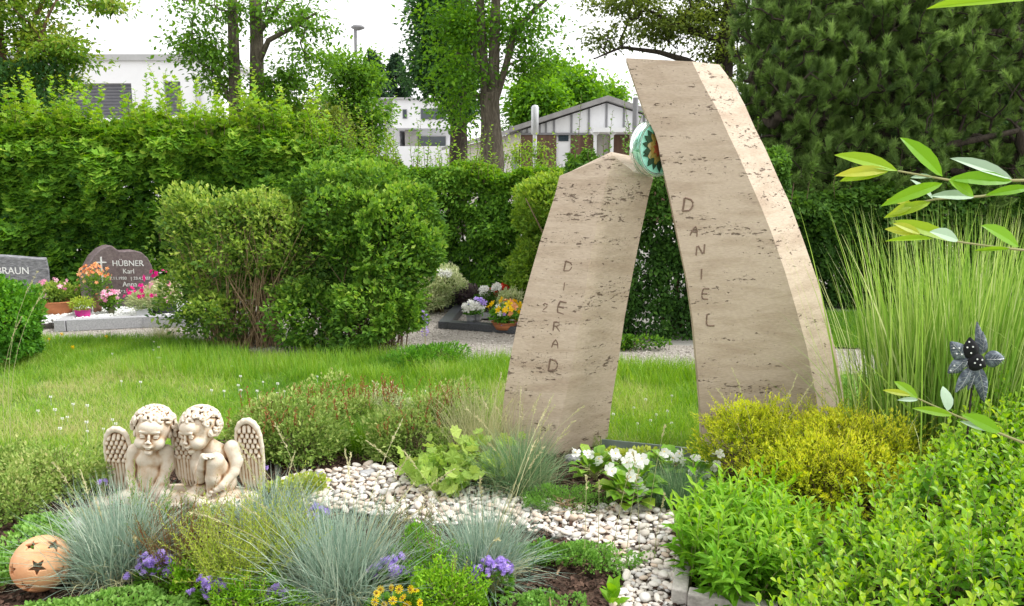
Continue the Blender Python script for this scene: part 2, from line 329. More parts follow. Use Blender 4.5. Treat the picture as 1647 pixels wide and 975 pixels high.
def travertine():
    m, n, N, lk = mat('travertine')
    tc = N('ShaderNodeTexCoord'); mp = N('ShaderNodeMapping'); mp.inputs['Scale'].default_value = (1, 1, 5); mp.inputs['Rotation'].default_value = (0, math.radians(7), 0); lk(tc.outputs['Object'], mp.inputs[0])
    def noise(vec, sc, det=5, ro=.6, ds=0):
        z = N('ShaderNodeTexNoise'); z.inputs['Scale'].default_value = sc; z.inputs['Detail'].default_value = det; z.inputs['Roughness'].default_value = ro; z.inputs['Distortion'].default_value = ds; lk(vec, z.inputs['Vector']); return z.outputs['Fac']
    def mth(op, a, b=None, c=None):
        z = N('ShaderNodeMath'); z.operation = op
        for i, x in enumerate((a, b, c)):
            if x is None: continue
            if isinstance(x, (int, float)): z.inputs[i].default_value = x
            else: lk(x, z.inputs[i])
        return z.outputs[0]
    def mrange(x, a, b, c=0., d=1.):
        z = N('ShaderNodeMapRange'); lk(x, z.inputs[0]); z.inputs[1].default_value = a; z.inputs[2].default_value = b; z.inputs[3].default_value = c; z.inputs[4].default_value = d; return z.outputs[0]
    band = noise(mp.outputs[0], 3.2, 6, .6, .4)
    col = ramp(N, [(.3, (.44, .34, .255)), (.46, (.5, .4, .305)), (.56, (.56, .455, .355)), (.72, (.51, .41, .315))], band, lk)
    fine = noise(mp.outputs[0], 40, 4)
    mx = N('ShaderNodeMix'); mx.data_type = 'RGBA'; mx.blend_type = 'OVERLAY'; mx.inputs[0].default_value = .35; lk(col, mx.inputs[6]); lk(fine, mx.inputs[7])
    # pits: rows of elongated holes gathered in bands
    mp2 = N('ShaderNodeMapping'); mp2.inputs['Scale'].default_value = (1, 1, 3.3); mp2.inputs['Rotation'].default_value = (0, math.radians(7), 0); lk(tc.outputs['Object'], mp2.inputs[0])
    pn = noise(mp2.outputs[0], 23, 4, .6, .25); rows = noise(mp.outputs[0], 2.6, 3, .5, .2)
    pz = mth('MULTIPLY_ADD', mrange(rows, .42, .66), .16, pn)
    pit = mrange(pz, .725, .765)
    pn2 = noise(mp2.outputs[0], 75, 2, .5); pit2 = mrange(mth('MULTIPLY_ADD', mrange(rows, .4, .7), .1, pn2), .735, .77)
    pits = mth('MAXIMUM', pit, mth('MULTIPLY', pit2, .8))
    mx2 = N('ShaderNodeMix'); mx2.data_type = 'RGBA'; lk(mth('MULTIPLY', pits, .82), mx2.inputs[0]); lk(mx.outputs[2], mx2.inputs[6]); mx2.inputs[7].default_value = (.13, .085, .06, 1)
    p = N('ShaderNodeBsdfPrincipled'); p.inputs['Roughness'].default_value = .75; p.inputs['Specular IOR Level'].default_value = .25; lk(mx2.outputs[2], p.inputs['Base Color'])
    b = N('ShaderNodeBump'); b.inputs['Strength'].default_value = .8; b.inputs['Distance'].default_value = .012
    lk(mth('MULTIPLY_ADD', pits, -1.0, mth('MULTIPLY', fine, .12)), b.inputs['Height']); lk(b.outputs[0], p.inputs['Normal'])
    o = N('ShaderNodeOutputMaterial'); lk(p.outputs[0], o.inputs[0]); return m
M['trav'] = travertine()
M['groove'] = surf('carved_groove', [(.15, .1, .075), (.27, .19, .14)], 30, .9, .3)
def statuemat():
    m, n, N, lk = mat('antiqued_cast_stone')
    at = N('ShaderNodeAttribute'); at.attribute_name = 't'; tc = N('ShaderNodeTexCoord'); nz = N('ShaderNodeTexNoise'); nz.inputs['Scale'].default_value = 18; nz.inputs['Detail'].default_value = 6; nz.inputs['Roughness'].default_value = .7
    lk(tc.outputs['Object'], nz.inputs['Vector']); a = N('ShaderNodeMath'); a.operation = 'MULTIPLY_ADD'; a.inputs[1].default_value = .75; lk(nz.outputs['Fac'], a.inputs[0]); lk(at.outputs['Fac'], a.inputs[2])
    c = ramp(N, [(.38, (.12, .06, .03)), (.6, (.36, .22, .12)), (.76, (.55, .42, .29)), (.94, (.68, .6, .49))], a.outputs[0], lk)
    p = N('ShaderNodeBsdfPrincipled'); p.inputs['Roughness'].default_value = .8; p.inputs['Specular IOR Level'].default_value = .25; lk(c, p.inputs['Base Color'])
    b = N('ShaderNodeBump'); b.inputs['Strength'].default_value = .3; b.inputs['Distance'].default_value = .004; n2 = N('ShaderNodeTexNoise'); n2.inputs['Scale'].default_value = 160; lk(tc.outputs['Object'], n2.inputs['Vector']); lk(n2.outputs['Fac'], b.inputs['Height']); lk(b.outputs[0], p.inputs['Normal'])
    o = N('ShaderNodeOutputMaterial'); lk(p.outputs[0], o.inputs[0]); return m
M['cast'] = statuemat()
# ================================================================== GROUND
def sheet(name, poly, z, m, res=None):
    mb = MB(); p = np.array([(x, y, z) for x, y in poly]); mb.add(p, [list(range(len(p)))]); return tag(mb.build(name, m), kind='structure')
sheet('ground', [(-300, -60), (300, -60), (300, 500), (-300, 500)], -.012, M['farground'])
def gp(px): return [tuple(G(u, v)[:2]) for u, v in px]
path_poly = [(-9, 6.5), (-2.9, 6.35), (-.55, 6.1), (.6, 5.85), (2.2, 5.6), (6, 5.3), (6, 6.3), (3.2, 6.6), (1.6, 6.75), (.2, 7.3), (.1, 9.6), (-9, 9.6)]
sheet('gravel_path', path_poly, -.004, M['gravel'])
lawn_poly = [(-9, 2.2), (-3.4, 2.6), (-2.45, 3.35), (-1.75, 4.15), (-1.0, 4.65), (-.1, 4.3), (.5, 4.08), (1.25, 3.98), (2.0, 4.3), (6, 4.6), (6, 5.3), (2.2, 5.6), (.6, 5.85), (-.55, 6.15), (-2.3, 6.4), (-2.9, 7.0), (-9, 7.5)]
sheet('lawn', lawn_poly, 0, M['turf'])
sheet('far_lawn', [(2.3, 6.8), (3.2, 6.6), (6, 6.3), (6, 8.6), (2.4, 8.4)], .004, M['turf'])
bed_poly = [(-9, .6), (6, .6), (6, 4.6), (2.0, 4.3), (1.25, 3.98), (.5, 4.08), (-.1, 4.3), (-1.0, 4.65), (-1.75, 4.15), (-2.45, 3.35), (-3.4, 2.6), (-9, 2.2)]
sheet('garden_bed', bed_poly, -.003, M['soil'])
def inside(poly, P):
    x, y = P[:, 0], P[:, 1]; r = np.zeros(len(P), bool); n = len(poly)
    for i in range(n):
        x1, y1 = poly[i]; x2, y2 = poly[(i+1) % n]
        if y1 == y2: continue
        c = ((y1 > y) != (y2 > y)) & (x < (x2-x1)*(y-y1)/(y2-y1)+x1); r ^= c
    return r
def fill(poly, n, R):
    p = np.array(poly); P = np.stack((R.uniform(p[:, 0].min(), p[:, 0].max(), n), R.uniform(p[:, 1].min(), p[:, 1].max(), n)), 1)
    return P[inside(poly, P)]
# ---- lawn blades: density by real distance (nearer = more)
R = rng('lawn')
P = fill([(-6.2, 2.4)]+lawn_poly[1:], 520000, R)
q = np.stack((P[:, 0], P[:, 1], np.zeros(len(P))), 1)
dn = vnoise(q, 1.6)*.5+vnoise(q, 5)*.5
keep = R.random(len(P)) < np.clip(.35+1.1*dn, 0, 1)*np.where(P[:, 0] < -5, .6, 1)
P, q, dn = P[keep], q[keep], dn[keep]
dry = np.clip((vnoise(q, .9, 5)-.42)*3.4, 0, 1)*(P[:, 0] < -.5)
right = np.clip((P[:, 0]+1.2)/1.2, 0, 1)
L_ = R.uniform(.03, .065, len(P))*(1+.9*right)*(.7+.6*dn); L_[P[:, 1] > 5.5] *= 1.5
t = np.clip(R.normal(.42, .13, len(P))+.45*(vnoise(q, 2.3)-.5)+.2*(vnoise(q, 9)-.5)+.16*right+.36*dry*(R.random(len(P)) < .75), 0, 1)
mb = MB(); mb.ribbons(q, R.uniform(0, 2*PI, len(P)), R.uniform(0, .5, len(P)), R.uniform(.1, 1.2, len(P)), L_, R.uniform(.003, .0055, len(P)), t, segs=2, twist=R.uniform(-1, 1, len(P)))
# tufts along the path and bushes
P = fill([(-3, 5.6), (1.6, 5.2), (2.2, 5.6), (.6, 5.95), (-.55, 6.25), (-3, 6.5)], 26000, R); q = np.stack((P[:, 0], P[:, 1], P[:, 1]*0), 1)
k = vnoise(q, 4) > .45; q = q[k]
mb.ribbons(q, R.uniform(0, 2*PI, len(q)), R.uniform(0, .3, len(q)), R.uniform(.1, .8, len(q)), R.uniform(.07, .17, len(q)), .005, np.clip(R.normal(.5, .12, len(q)), 0, 1), segs=3)
P = fill([(2.3, 6.8), (3.2, 6.6), (6, 6.3), (6, 8.6), (2.4, 8.4)], 40000, R); q = np.stack((P[:, 0], P[:, 1], P[:, 1]*0), 1)
mb.ribbons(q, R.uniform(0, 2*PI, len(q)), R.uniform(0, .5, len(q)), R.uniform(.1, 1.2, len(q)), .07, .006, np.clip(R.normal(.2, .12, len(q)), 0, 1), segs=2)
tag(mb.build('lawn_grass', M['grass']), 'short bright green lawn grass with a few dry patches between path and flower bed', 'grass', kind='stuff')
# ---- mulch chips
R = rng('mulch'); P = fill([(-2.9, 2.1), (2.2, 2.1), (2.4, 3.9), (.5, 4.08), (-.1, 4.3), (-1.0, 4.65), (-1.75, 4.15), (-2.45, 3.35)], 46000, R)
mb = MB(); n = len(P); mb.scatter(leaf6(.3, .12), np.stack((P[:, 0], P[:, 1], R.uniform(0, .014, n)), 1), np.stack((R.normal(size=n), R.normal(size=n), R.normal(0, .35, n)), 1), np.stack((R.normal(0, .4, n), R.normal(0, .4, n), np.ones(n)), 1), R.uniform(.012, .032, n), R.random(n))
tag(mb.build('bark_mulch', M['mulch']), 'dark brown bark mulch covering the flower bed soil', 'mulch', kind='stuff')
# ---- path grit
R = rng('grit'); P = fill(path_poly, 60000, R); P = P[(P[:, 0] > -4.5) & (P[:, 0] < 3.4)]; n = len(P)
GEM = T([(0, 0, .4), (.5, .1, 0), (.1, .5, 0), (-.45, .15, 0), (-.1, -.5, 0), (.35, -.35, .05)], [(0, 1, 2), (0, 2, 3), (0, 3, 4), (0, 4, 5), (0, 5, 1)])
mb = MB(); mb.scatter(GEM, np.stack((P[:, 0], P[:, 1], np.full(n, 0)), 1), np.stack((R.normal(size=n), R.normal(size=n), np.zeros(n)), 1), np.stack((R.normal(0, .3, n), R.normal(0, .3, n), np.ones(n)), 1), R.uniform(.008, .022, n), R.random(n))
tag(mb.build('path_grit', M['pathstone']), 'loose grey grit lying on the cemetery path', 'grit', kind='stuff')
# ---- pebbles
def icos(sub=2):
    import bmesh
    b = bmesh.new(); bmesh.ops.create_icosphere(b, subdivisions=sub, radius=1); v = np.array([x.co[:] for x in b.verts]); f = np.array([[y.index for y in x.verts] for x in b.faces]); b.free(); return v, f
IV, IF = icos(2)
peb_poly = gp([(440, 790), (470, 768), (540, 758), (620, 752), (700, 772), (760, 788), (860, 812), (1000, 818), (1070, 822), (1100, 850), (1092, 905), (1078, 1000), (975, 1000), (1010, 935), (960, 885), (880, 862), (800, 850), (700, 850), (600, 830), (480, 815)])
R = rng('peb'); P = fill(peb_poly, 26000, R); grid = {}; acc = []
mb = MB()
for x, y in P:
    far = y > 3.45
    s = R.uniform(.009, .021)
    k = (int(x/.03), int(y/.03)); ok = True
    for a in (-1, 0, 1):
        for b in (-1, 0, 1):
            for (X, Y, S) in grid.get((k[0]+a, k[1]+b), ()):
                if (X-x)**2+(Y-y)**2 < (.8*(S+s))**2: ok = False
    if not ok: continue
    grid.setdefault(k, []).append((x, y, s)); acc.append((x, y, s))
for layer in (0, 1):
    for i, (x, y, s) in enumerate(acc):
        if layer and R.random() > .75: continue
        a = R.uniform(0, PI); sc = np.array((s*R.uniform(.95, 1.5), s*R.uniform(.8, 1.1), s*R.uniform(.4, .65)))
        v = IV*(1+.22*(vnoise(IV+R.uniform(0, 50), 1.3)[:, None]-.5))*sc
        ty, tx = R.normal(0, .25, 2); ca, sa = math.cos(a), math.sin(a)
        v = np.stack((v[:, 0]*ca-v[:, 1]*sa, v[:, 0]*sa+v[:, 1]*ca, v[:, 2]+v[:, 0]*ty), 1)
        z = sc[2]*.55+(layer*s*.8) + .012*vnoise(np.array([[x, y, 0]]), 6)[0]
        off = R.uniform(-.5, .5, 2)*s*2*layer
        mb.add(v+np.array((x+off[0], y+off[1], z)), IF, R.choice([.12, .3, .45, .5, .62, .8, .9, .98], p=[.08, .14, .22, .2, .12, .06, .1, .08]))
sheet('pebble_bed', peb_poly, .002, surf('pebble_dust', [(.3, .27, .23), (.42, .38, .33)], 60, .95, .8, 150, obj=False))
tag(mb.build('pebbles', M['pebble'], smooth=True), 'rounded white and beige pebbles filling the strip through the bed', 'pebbles', kind='stuff')
print('pebbles', len(acc))
# ================================================================== HEDGES
def hedge(name, label, A, B, thick, hf, n, size, m, tmpl=LEAF, base=.0, seed=None, bump=.16, shoots=0, twig='twig', tb=0., group=None, droop=.5):
    R = rng(seed or label); A = np.array(A, float); B = np.array(B, float); Ln = np.linalg.norm(B-A); U = (B-A)/Ln; F = np.array((U[1], -U[0]))  # front normal (towards the viewer)
    if F[1] > 0: F = -F
    th = thing(name, label, 'hedge', (*(A+B)/2, 0), group)
    u = R.uniform(0, Ln, n); v = R.uniform(0, 1, n)**.9; H = hf(u/Ln)*(1+.05*(vnoise(np.stack((u, u*0, u*0), 1), 1.7)-.5))
    zz = base+(H-base)*v
    pf = np.stack((u, u*0, zz), 1)
    lump = (vnoise(pf, 1.3)-.5)*2*bump+(vnoise(pf, 3.7)-.5)*bump*1.1+(vnoise(pf, 9)-.5)*bump*.45
    d = R.exponential(.085, n); d = np.where(R.random(n) < .2, R.uniform(0, thick, n), d)
    rnd_top = np.clip((v-.8)/.2, 0, 1)**2*.25*thick
    off = lump-d-rnd_top
    P = np.stack((A[0]+U[0]*u+F[0]*off, A[1]+U[1]*u+F[1]*off, zz), 1)
    gap = vnoise(P, 6.5, 3); k = R.random(n) < np.clip(.3+1.9*(gap-.34), .06, 1)
    P, lump, v, d = P[k], lump[k], v[k], d[k]; n1 = len(P)
    D = np.stack((F[0]*.7+R.normal(0, .55, n1), F[1]*.7+R.normal(0, .55, n1), -droop+R.normal(0, .45, n1)), 1)
    N = np.stack((F[0]*.6+R.normal(0, .4, n1), F[1]*.6+R.normal(0, .4, n1), .8+R.normal(0, .3, n1)), 1)
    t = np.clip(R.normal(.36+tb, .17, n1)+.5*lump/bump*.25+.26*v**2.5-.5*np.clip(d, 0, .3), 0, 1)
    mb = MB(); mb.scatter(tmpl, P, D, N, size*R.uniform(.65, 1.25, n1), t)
    # top
    n2 = n//4; u = R.uniform(0, Ln, n2); w = R.uniform(-thick, .02, n2); H = hf(u/Ln); p0 = np.stack((u, w, u*0), 1)
    z = H+(vnoise(p0, 1.7)-.5)*.25+(vnoise(p0, 5)-.5)*.2-R.exponential(.06, n2)-np.abs(w/thick+.5)**3*.6
    P = np.stack((A[0]+U[0]*u+F[0]*w, A[1]+U[1]*u+F[1]*w, z), 1)
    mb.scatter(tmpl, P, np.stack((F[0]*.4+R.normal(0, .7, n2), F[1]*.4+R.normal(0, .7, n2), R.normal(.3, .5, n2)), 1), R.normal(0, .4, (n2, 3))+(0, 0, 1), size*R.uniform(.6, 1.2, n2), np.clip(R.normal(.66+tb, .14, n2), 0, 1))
    # shoots rising from the top
    st = MB()
    for i in range(shoots):
        u = R.uniform(0, Ln); w = R.uniform(-thick*.6, 0); p = np.array((A[0]+U[0]*u+F[0]*w, A[1]+U[1]*u+F[1]*w, hf(u/Ln)-.1)); l = R.uniform(.12, .5)*(.6+.8*(R.random() < .3))
        tip = p+np.array((R.normal(0, .2)*l, R.normal(0, .2)*l-.1*l, l+.1)); mid = (p+tip)/2+R.normal(0, .02, 3); st.tube([p, mid, tip], [.004, .003, .0015], 3, .5, False)
        k = int(6+l*26); s = np.linspace(.25, 1, k)[:, None]; Q = p*(1-s)+tip*s
        az = R.uniform(0, 6.3)+np.arange(k)*2.4; mb.scatter(tmpl, Q, np.stack((np.cos(az), np.sin(az), R.uniform(.1, .9, k)), 1), R.normal(0, .3, (k, 3))+(0, -.2, 1), size*R.uniform(.7, 1.15, k)*np.linspace(1.1, .6, k), np.clip(R.normal(.8+tb, .12, k), 0, 1))
    mb.build('foliage', m, th)
    for i in range(int(Ln*14)):
        u = R.uniform(0, Ln); w = R.uniform(-thick*.9, -.3); x, y = A[0]+U[0]*u+F[0]*w, A[1]+U[1]*u+F[1]*w; h = hf(u/Ln)*R.uniform(.7, .95)
        st.tube([(x, y, 0), (x+R.normal(0, .06), y+R.normal(0, .06), h*.5), (x+R.normal(0, .15), y+R.normal(0, .15), h)], [.02, .012, .004], 4, .5, False)
    st.build('branches', M[twig], th); return th
def hprof(A, B, Yv, pts):
    """height profile along A..B from surveyed points (u pixel, v pixel of the top)"""
    xs, hs = [], []
    A = np.array(A); B = np.array(B)
    for u, v in pts:
        d = ray(u, 300)[:2]; # intersect horizontal direction with the line A-B
        M_ = np.array([[d[0], -(B-A)[0]], [d[1], -(B-A)[1]]]); s = np.linalg.solve(M_, A)
        Y = d[1]*s[0]; xs.append(s[1]); hs.append(W(u, v, Y)[2])
    o = np.argsort(xs); xs, hs = np.array(xs)[o], np.array(hs)[o]
    return lambda t: np.interp(t, xs, hs)
A, B = (-8.2, 9.3), (-2.35, 9.7)
hedge('tall_hedge', 'tall leafy green hedge with loose shoots behind the two left gravestones', A, B, .9, hprof(A, B, 0, [(0, 205), (90, 200), (150, 210), (250, 195), (330, 205), (420, 200), (520, 215)]), 120000, .088, M['hedge'], lobed(5, .62), shoots=330, bump=.34)
A, B = (-2.45, 9.6), (.9, 9.3)
hedge('tall_hedge', 'dense hornbeam hedge behind the pots of flowers and the brown barn fence', A, B, .8, hprof(A, B, 0, [(500, 225), (560, 235), (640, 262), (720, 270), (800, 285), (860, 278), (920, 285)]), 80000, .062, M['hedge2'], LEAF, shoots=150, bump=.28)
A, B = (.5, 7.05), (2.45, 6.95)
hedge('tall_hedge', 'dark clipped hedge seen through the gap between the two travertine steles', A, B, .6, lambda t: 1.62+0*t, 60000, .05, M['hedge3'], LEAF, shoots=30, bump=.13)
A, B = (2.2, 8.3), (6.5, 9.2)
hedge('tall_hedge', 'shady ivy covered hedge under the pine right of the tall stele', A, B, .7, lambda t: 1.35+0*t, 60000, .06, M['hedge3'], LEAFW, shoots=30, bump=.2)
# ================================================================== BUSHES and TREES
def bush(name, label, cat, blobs, n, size, m, tmpl=LEAF, nst=40, stm='twig', base=None, gapf=6, gap=.35, tb=0, tt=.3, group=None, shoot=0, up=.4, stemr=.006):
    """blobs: (centre, radii). leaves in lumps near each blob's surface, stems fanning up from the base"""
    R = rng(label); c0 = np.mean([b[0] for b in blobs], 0); base = np.array(base if base is not None else (c0[0], c0[1], 0))
    th = thing(name, label, cat, base, group); vol = np.array([np.prod(b[1])**(2/3) for b in blobs]); mb = MB(); st = MB()
    for (c, r), fr in zip(blobs, vol/vol.sum()):
        c = np.array(c, float); r = np.array(r, float); k = int(n*fr)
        d = nrm(R.normal(size=(k, 3))); rad = 1-np.abs(R.normal(0, .2, k)); rad = np.where(R.random(k) < .25, R.random(k)**.5, rad)
        rad = rad*(1+.75*(vnoise(d*r+c, 1.6/np.mean(r)*.6)-.5)+.5*(vnoise(d*r+c, 4/np.mean(r)*.6)-.5))
        P = c+d*r*rad[:, None]; wq = np.stack([vnoise(P, 1.1/np.mean(r), o_)-.5 for o_ in (1, 12, 23)], 1)*.55+np.stack([vnoise(P, 2.7/np.mean(r), o_)-.5 for o_ in (4, 15, 26)], 1)*.4; P = P+wq*r; P = P[P[:, 2] > .02]; g = vnoise(P, gapf/max(np.mean(r), .2)*.5, 9); kk = R.random(len(P)) < np.clip((g-gap+.22)*4, .05, 1); P = P[kk]; k = len(P)
        out = nrm((P-c)/r); D = out*.8+R.normal(0, .5, (k, 3))+(0, 0, up); N = out*.4+R.normal(0, .4, (k, 3))+(0, 0, .7)
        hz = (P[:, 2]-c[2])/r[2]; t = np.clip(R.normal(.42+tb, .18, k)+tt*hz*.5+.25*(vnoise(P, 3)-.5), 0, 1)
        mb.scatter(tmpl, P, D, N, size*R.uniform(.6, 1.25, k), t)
        for i in range(int(nst*fr+1)):
            dd = nrm(R.normal(size=3)+(0, 0, .8)); e = c+dd*r*R.uniform(.6, 1.0); b = base+np.append(R.normal(0, 1, 2)*r[:2]*.25+(c-base)[:2]*.5, -base[2])
            mid = b*.45+e*.55+np.array((*(e-b)[:2]*-.12, .05*r[2])); st.tube([b, (b+mid)/2+R.normal(0, .01, 3), mid, e], [stemr, stemr*.8, stemr*.6, stemr*.25], 4, R.random(), False)
        for i in range(int(shoot*fr)):
            dd = nrm(R.normal(size=3)+(0, -.3, 1.2)); b = c+dd*r*.8; l = R.uniform(.15, .4)*r[2]; e = b+dd*l*np.array((.6, .6, 1)); st.tube([b, e], [stemr*.4, stemr*.15], 3, .5, False)
            q = max(5, int(l/size*3)); s = np.linspace(0, 1, q)[:, None]; az = np.arange(q)*2.4+R.random()*6
            mb.scatter(tmpl, b*(1-s)+e*s, np.stack((np.cos(az), np.sin(az), np.full(q, .6)), 1), R.normal(0, .3, (q, 3))+(0, 0, 1), size*R.uniform(.7, 1, q), np.clip(R.normal(.7+tb, .12, q), 0, 1))
    mb.build('foliage', m, th); st.build('stems', M[stm] if isinstance(stm, str) else stm, th); return th
def skeleton(roots, targets, R, r0=.006, kink=.08, pw=2.2, upb=.35):
    """roots: polylines [(pt,r)...]; grows a limb from the nearest wood to every target, thickened by what it carries"""
    N, Pa, Rf = [], [], []; tubes = []
    for rt in roots:
        ids = []
        pts = [np.array(p, float) for p, _ in rt]; rs = [r for _, r in rt]
        for i in range(len(pts)-1):
            m = max(2, int(np.linalg.norm(pts[i+1]-pts[i])/.3))
            for j in range(m):
                a = j/m; N.append(pts[i]*(1-a)+pts[i+1]*a); Rf.append(rs[i]*(1-a)+rs[i+1]*a); Pa.append(-1); ids.append(len(N)-1)
        N.append(pts[-1]); Rf.append(rs[-1]); Pa.append(-1); ids.append(len(N)-1); tubes.append(ids)
    nroot = len(N); targets = np.asarray(targets)
    d0 = np.min(np.linalg.norm(targets[:, None]-np.array(N)[None], axis=2), 1); limbs = []
    for ti in np.argsort(d0):
        t = targets[ti]; A = np.array(N); d = t-A; ds = np.linalg.norm(d, axis=1)+1e-6
        j = int(np.argmin(ds*(1+upb-upb*d[:, 2]/ds)+np.where(np.arange(len(A)) < nroot, 0, .0))); ids = [j]; L0 = ds[j]; k = max(2, int(L0/.35)); p0 = A[j]; ax = t-p0
        side = R.normal(0, kink, 3)*L0
        for i in range(1, k+1):
            a = i/k; q = p0+ax*a+side*math.sin(PI*a)+np.array((0, 0, .12*L0*math.sin(PI*a)))*(1 if ax[2] > 0 else -.6)+R.normal(0, .012*L0, 3)*(i < k)
            N.append(q); Pa.append(ids[-1]); Rf.append(None); ids.append(len(N)-1)
        limbs.append(ids)
    acc = np.zeros(len(N)); acc[[l[-1] for l in limbs]] += r0**pw
    for i in range(len(N)-1, nroot-1, -1): acc[Pa[i]] += acc[i]
    rad = np.maximum(acc, r0**pw)**(1/pw)
    for i in range(nroot): rad[i] = Rf[i]
    A = np.array(N); out = [(A[i], rad[i]) for i in tubes]
    for l in limbs:
        r = rad[l].copy(); r[0] = min(r[0], r[1]*1.25) ; out.append((A[l], r))
    return out
def blobpts(blobs, R):
    P = []
    for c, r, k in blobs:
        d = nrm(R.normal(size=(k, 3)))*(R.random((k, 1))**.4); P.append(np.array(c)+d*np.array(r))
    return np.concatenate(P)
def tree(name, label, cat, roots, blobs, m, bark, leafn=90, size=.09, cr=.3, flat=.5, tmpl=LEAF, group=None, r0=.006, droop=.2, tb=0, seed=None):
    R = rng(seed or label); th = thing(name, label, cat, (*roots[0][0][0][:2], 0), group)
    C = blobpts(blobs, R); wood = skeleton(roots, C, R, r0); tr = MB(); br = MB(); nr = len(roots)
    for i, (p, r) in enumerate(wood): (tr if i < nr else br).tube(p, r, 10 if i < nr else 5, .5, False)
    tr.build('trunk', bark, th, True); br.build('branches', bark, th, True)
    n = len(C)*leafn; c = np.repeat(C, leafn, 0); cs = np.repeat(R.uniform(.6, 1.25, len(C)), leafn); P = c+R.normal(0, 1, (n, 3))*cr*cs[:, None]*np.array((1, 1, flat))*.6
    D = nrm(P-c)*.7+R.normal(0, .5, (n, 3))-(0, 0, droop); N = R.normal(0, .4, (n, 3))+(0, 0, 1)
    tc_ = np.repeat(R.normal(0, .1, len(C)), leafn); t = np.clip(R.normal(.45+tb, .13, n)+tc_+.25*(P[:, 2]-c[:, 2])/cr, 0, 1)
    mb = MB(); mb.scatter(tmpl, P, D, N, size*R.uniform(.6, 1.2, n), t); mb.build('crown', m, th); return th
def blob(u, v, Y, ru, rv, n, ry=None):
    s = Y*1.0/FPX; return (W(u, v, Y), (ru*s, (ry if ry is not None else ru*s), rv*s), n)
# left maple-like tree at the frame edge
Y = 12.0
tree('maple_tree', 'yellowish green tree with reddish trunk at the top left corner, by the shuttered house', 'tree',
     [[(W(-6, 420, Y)*(1, 1, 0), .16), (W(-4, 230, Y), .13), (W(0, 100, Y), .1), (W(-20, -60, Y), .07)], [(W(-2, 190, Y), .06), (W(28, 90, Y), .035), (W(75, -10, Y), .02)], [(W(-2, 170, Y), .05), (W(50, 100, Y-.3), .03), (W(80, 20, Y-.3), .02), (W(110, -30, Y), .015)]],
     [blob(30, 20, Y, 70, 35, 26), blob(110, 85, Y-.3, 60, 16, 16), blob(60, 62, Y, 50, 14, 12), blob(55, 120, Y, 60, 28, 22), blob(150, 10, Y, 40, 10, 7), blob(-60, 80, Y, 60, 90, 30), blob(40, -60, Y, 120, 40, 26)],
     M['maple'], M['barkb'], 95, .085, .27, .4)
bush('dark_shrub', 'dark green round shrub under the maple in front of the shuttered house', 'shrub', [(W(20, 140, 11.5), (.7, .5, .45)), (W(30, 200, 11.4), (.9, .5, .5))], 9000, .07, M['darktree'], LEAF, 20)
# twin-trunk ash
Y = 15.0
tree('ash_tree', 'airy ash tree with two straight grey trunks rising side by side beyond the tall hedge', 'tree',
     [[(W(380, 420, Y)*(1, 1, 0), .13), (W(379, 200, Y), .115), (W(376, 80, Y), .1), (W(372, -60, Y), .08)], [(W(408, 420, Y+.2)*(1, 1, 0), .17), (W(413, 180, Y+.2), .14), (W(413, 60, Y+.2), .12), (W(408, -60, Y+.2), .1)],
      [(W(414, 105, Y+.2), .06), (W(432, 65, Y), .05), (W(470, 45, Y), .035), (W(510, 20, Y), .02)], [(W(379, 175, Y), .05), (W(360, 140, Y), .04), (W(338, 95, Y), .02)], [(W(412, 60, Y+.2), .05), (W(445, 15, Y), .035), (W(480, -30, Y), .02)]],
     [blob(330, 80, Y, 45, 45, 26), blob(320, 20, Y, 45, 25, 9), blob(470, 30, Y, 60, 30, 20), blob(500, 110, Y, 45, 40, 20), blob(450, 130, Y, 30, 30, 12), blob(350, 130, Y, 35, 30, 14), blob(440, 170, Y, 40, 25, 14), blob(400, -60, Y, 150, 40, 20), blob(395, 20, Y, 40, 40, 8)],
     M['ash'], M['bark'], 60, .1, .34, .45, droop=.3)
# small lime tree + spruce + dark tree + big linden
Y = 18.0
tree('young_tree', 'small bright green tree in front of the white villa, below the street lamp', 'tree', [[(W(575, 400, Y)*(1, 1, 0), .08), (W(578, 250, Y), .06), (W(582, 130, Y), .03)]],
     [blob(580, 120, Y, 38, 32, 22), blob(560, 170, Y, 40, 35, 24), blob(594, 190, Y, 28, 36, 18), blob(545, 110, Y, 26, 20, 8), blob(572, 240, Y, 50, 25, 20)], M['ash'], M['bark'], 110, .11, .36, .6)
tree('shrubby_tree', 'olive green bushy tree with drooping boughs between the ash trunks and the villa', 'tree', [[(W(480, 400, 16)*(1, 1, 0), .08), (W(482, 260, 16), .06), (W(485, 190, 16), .03)]],
     [blob(480, 190, 16, 50, 28, 28), blob(440, 200, 16, 40, 22, 20), blob(520, 200, 16, 35, 24, 18)], M['oak'], M['bark'], 110, .1, .34, .6)
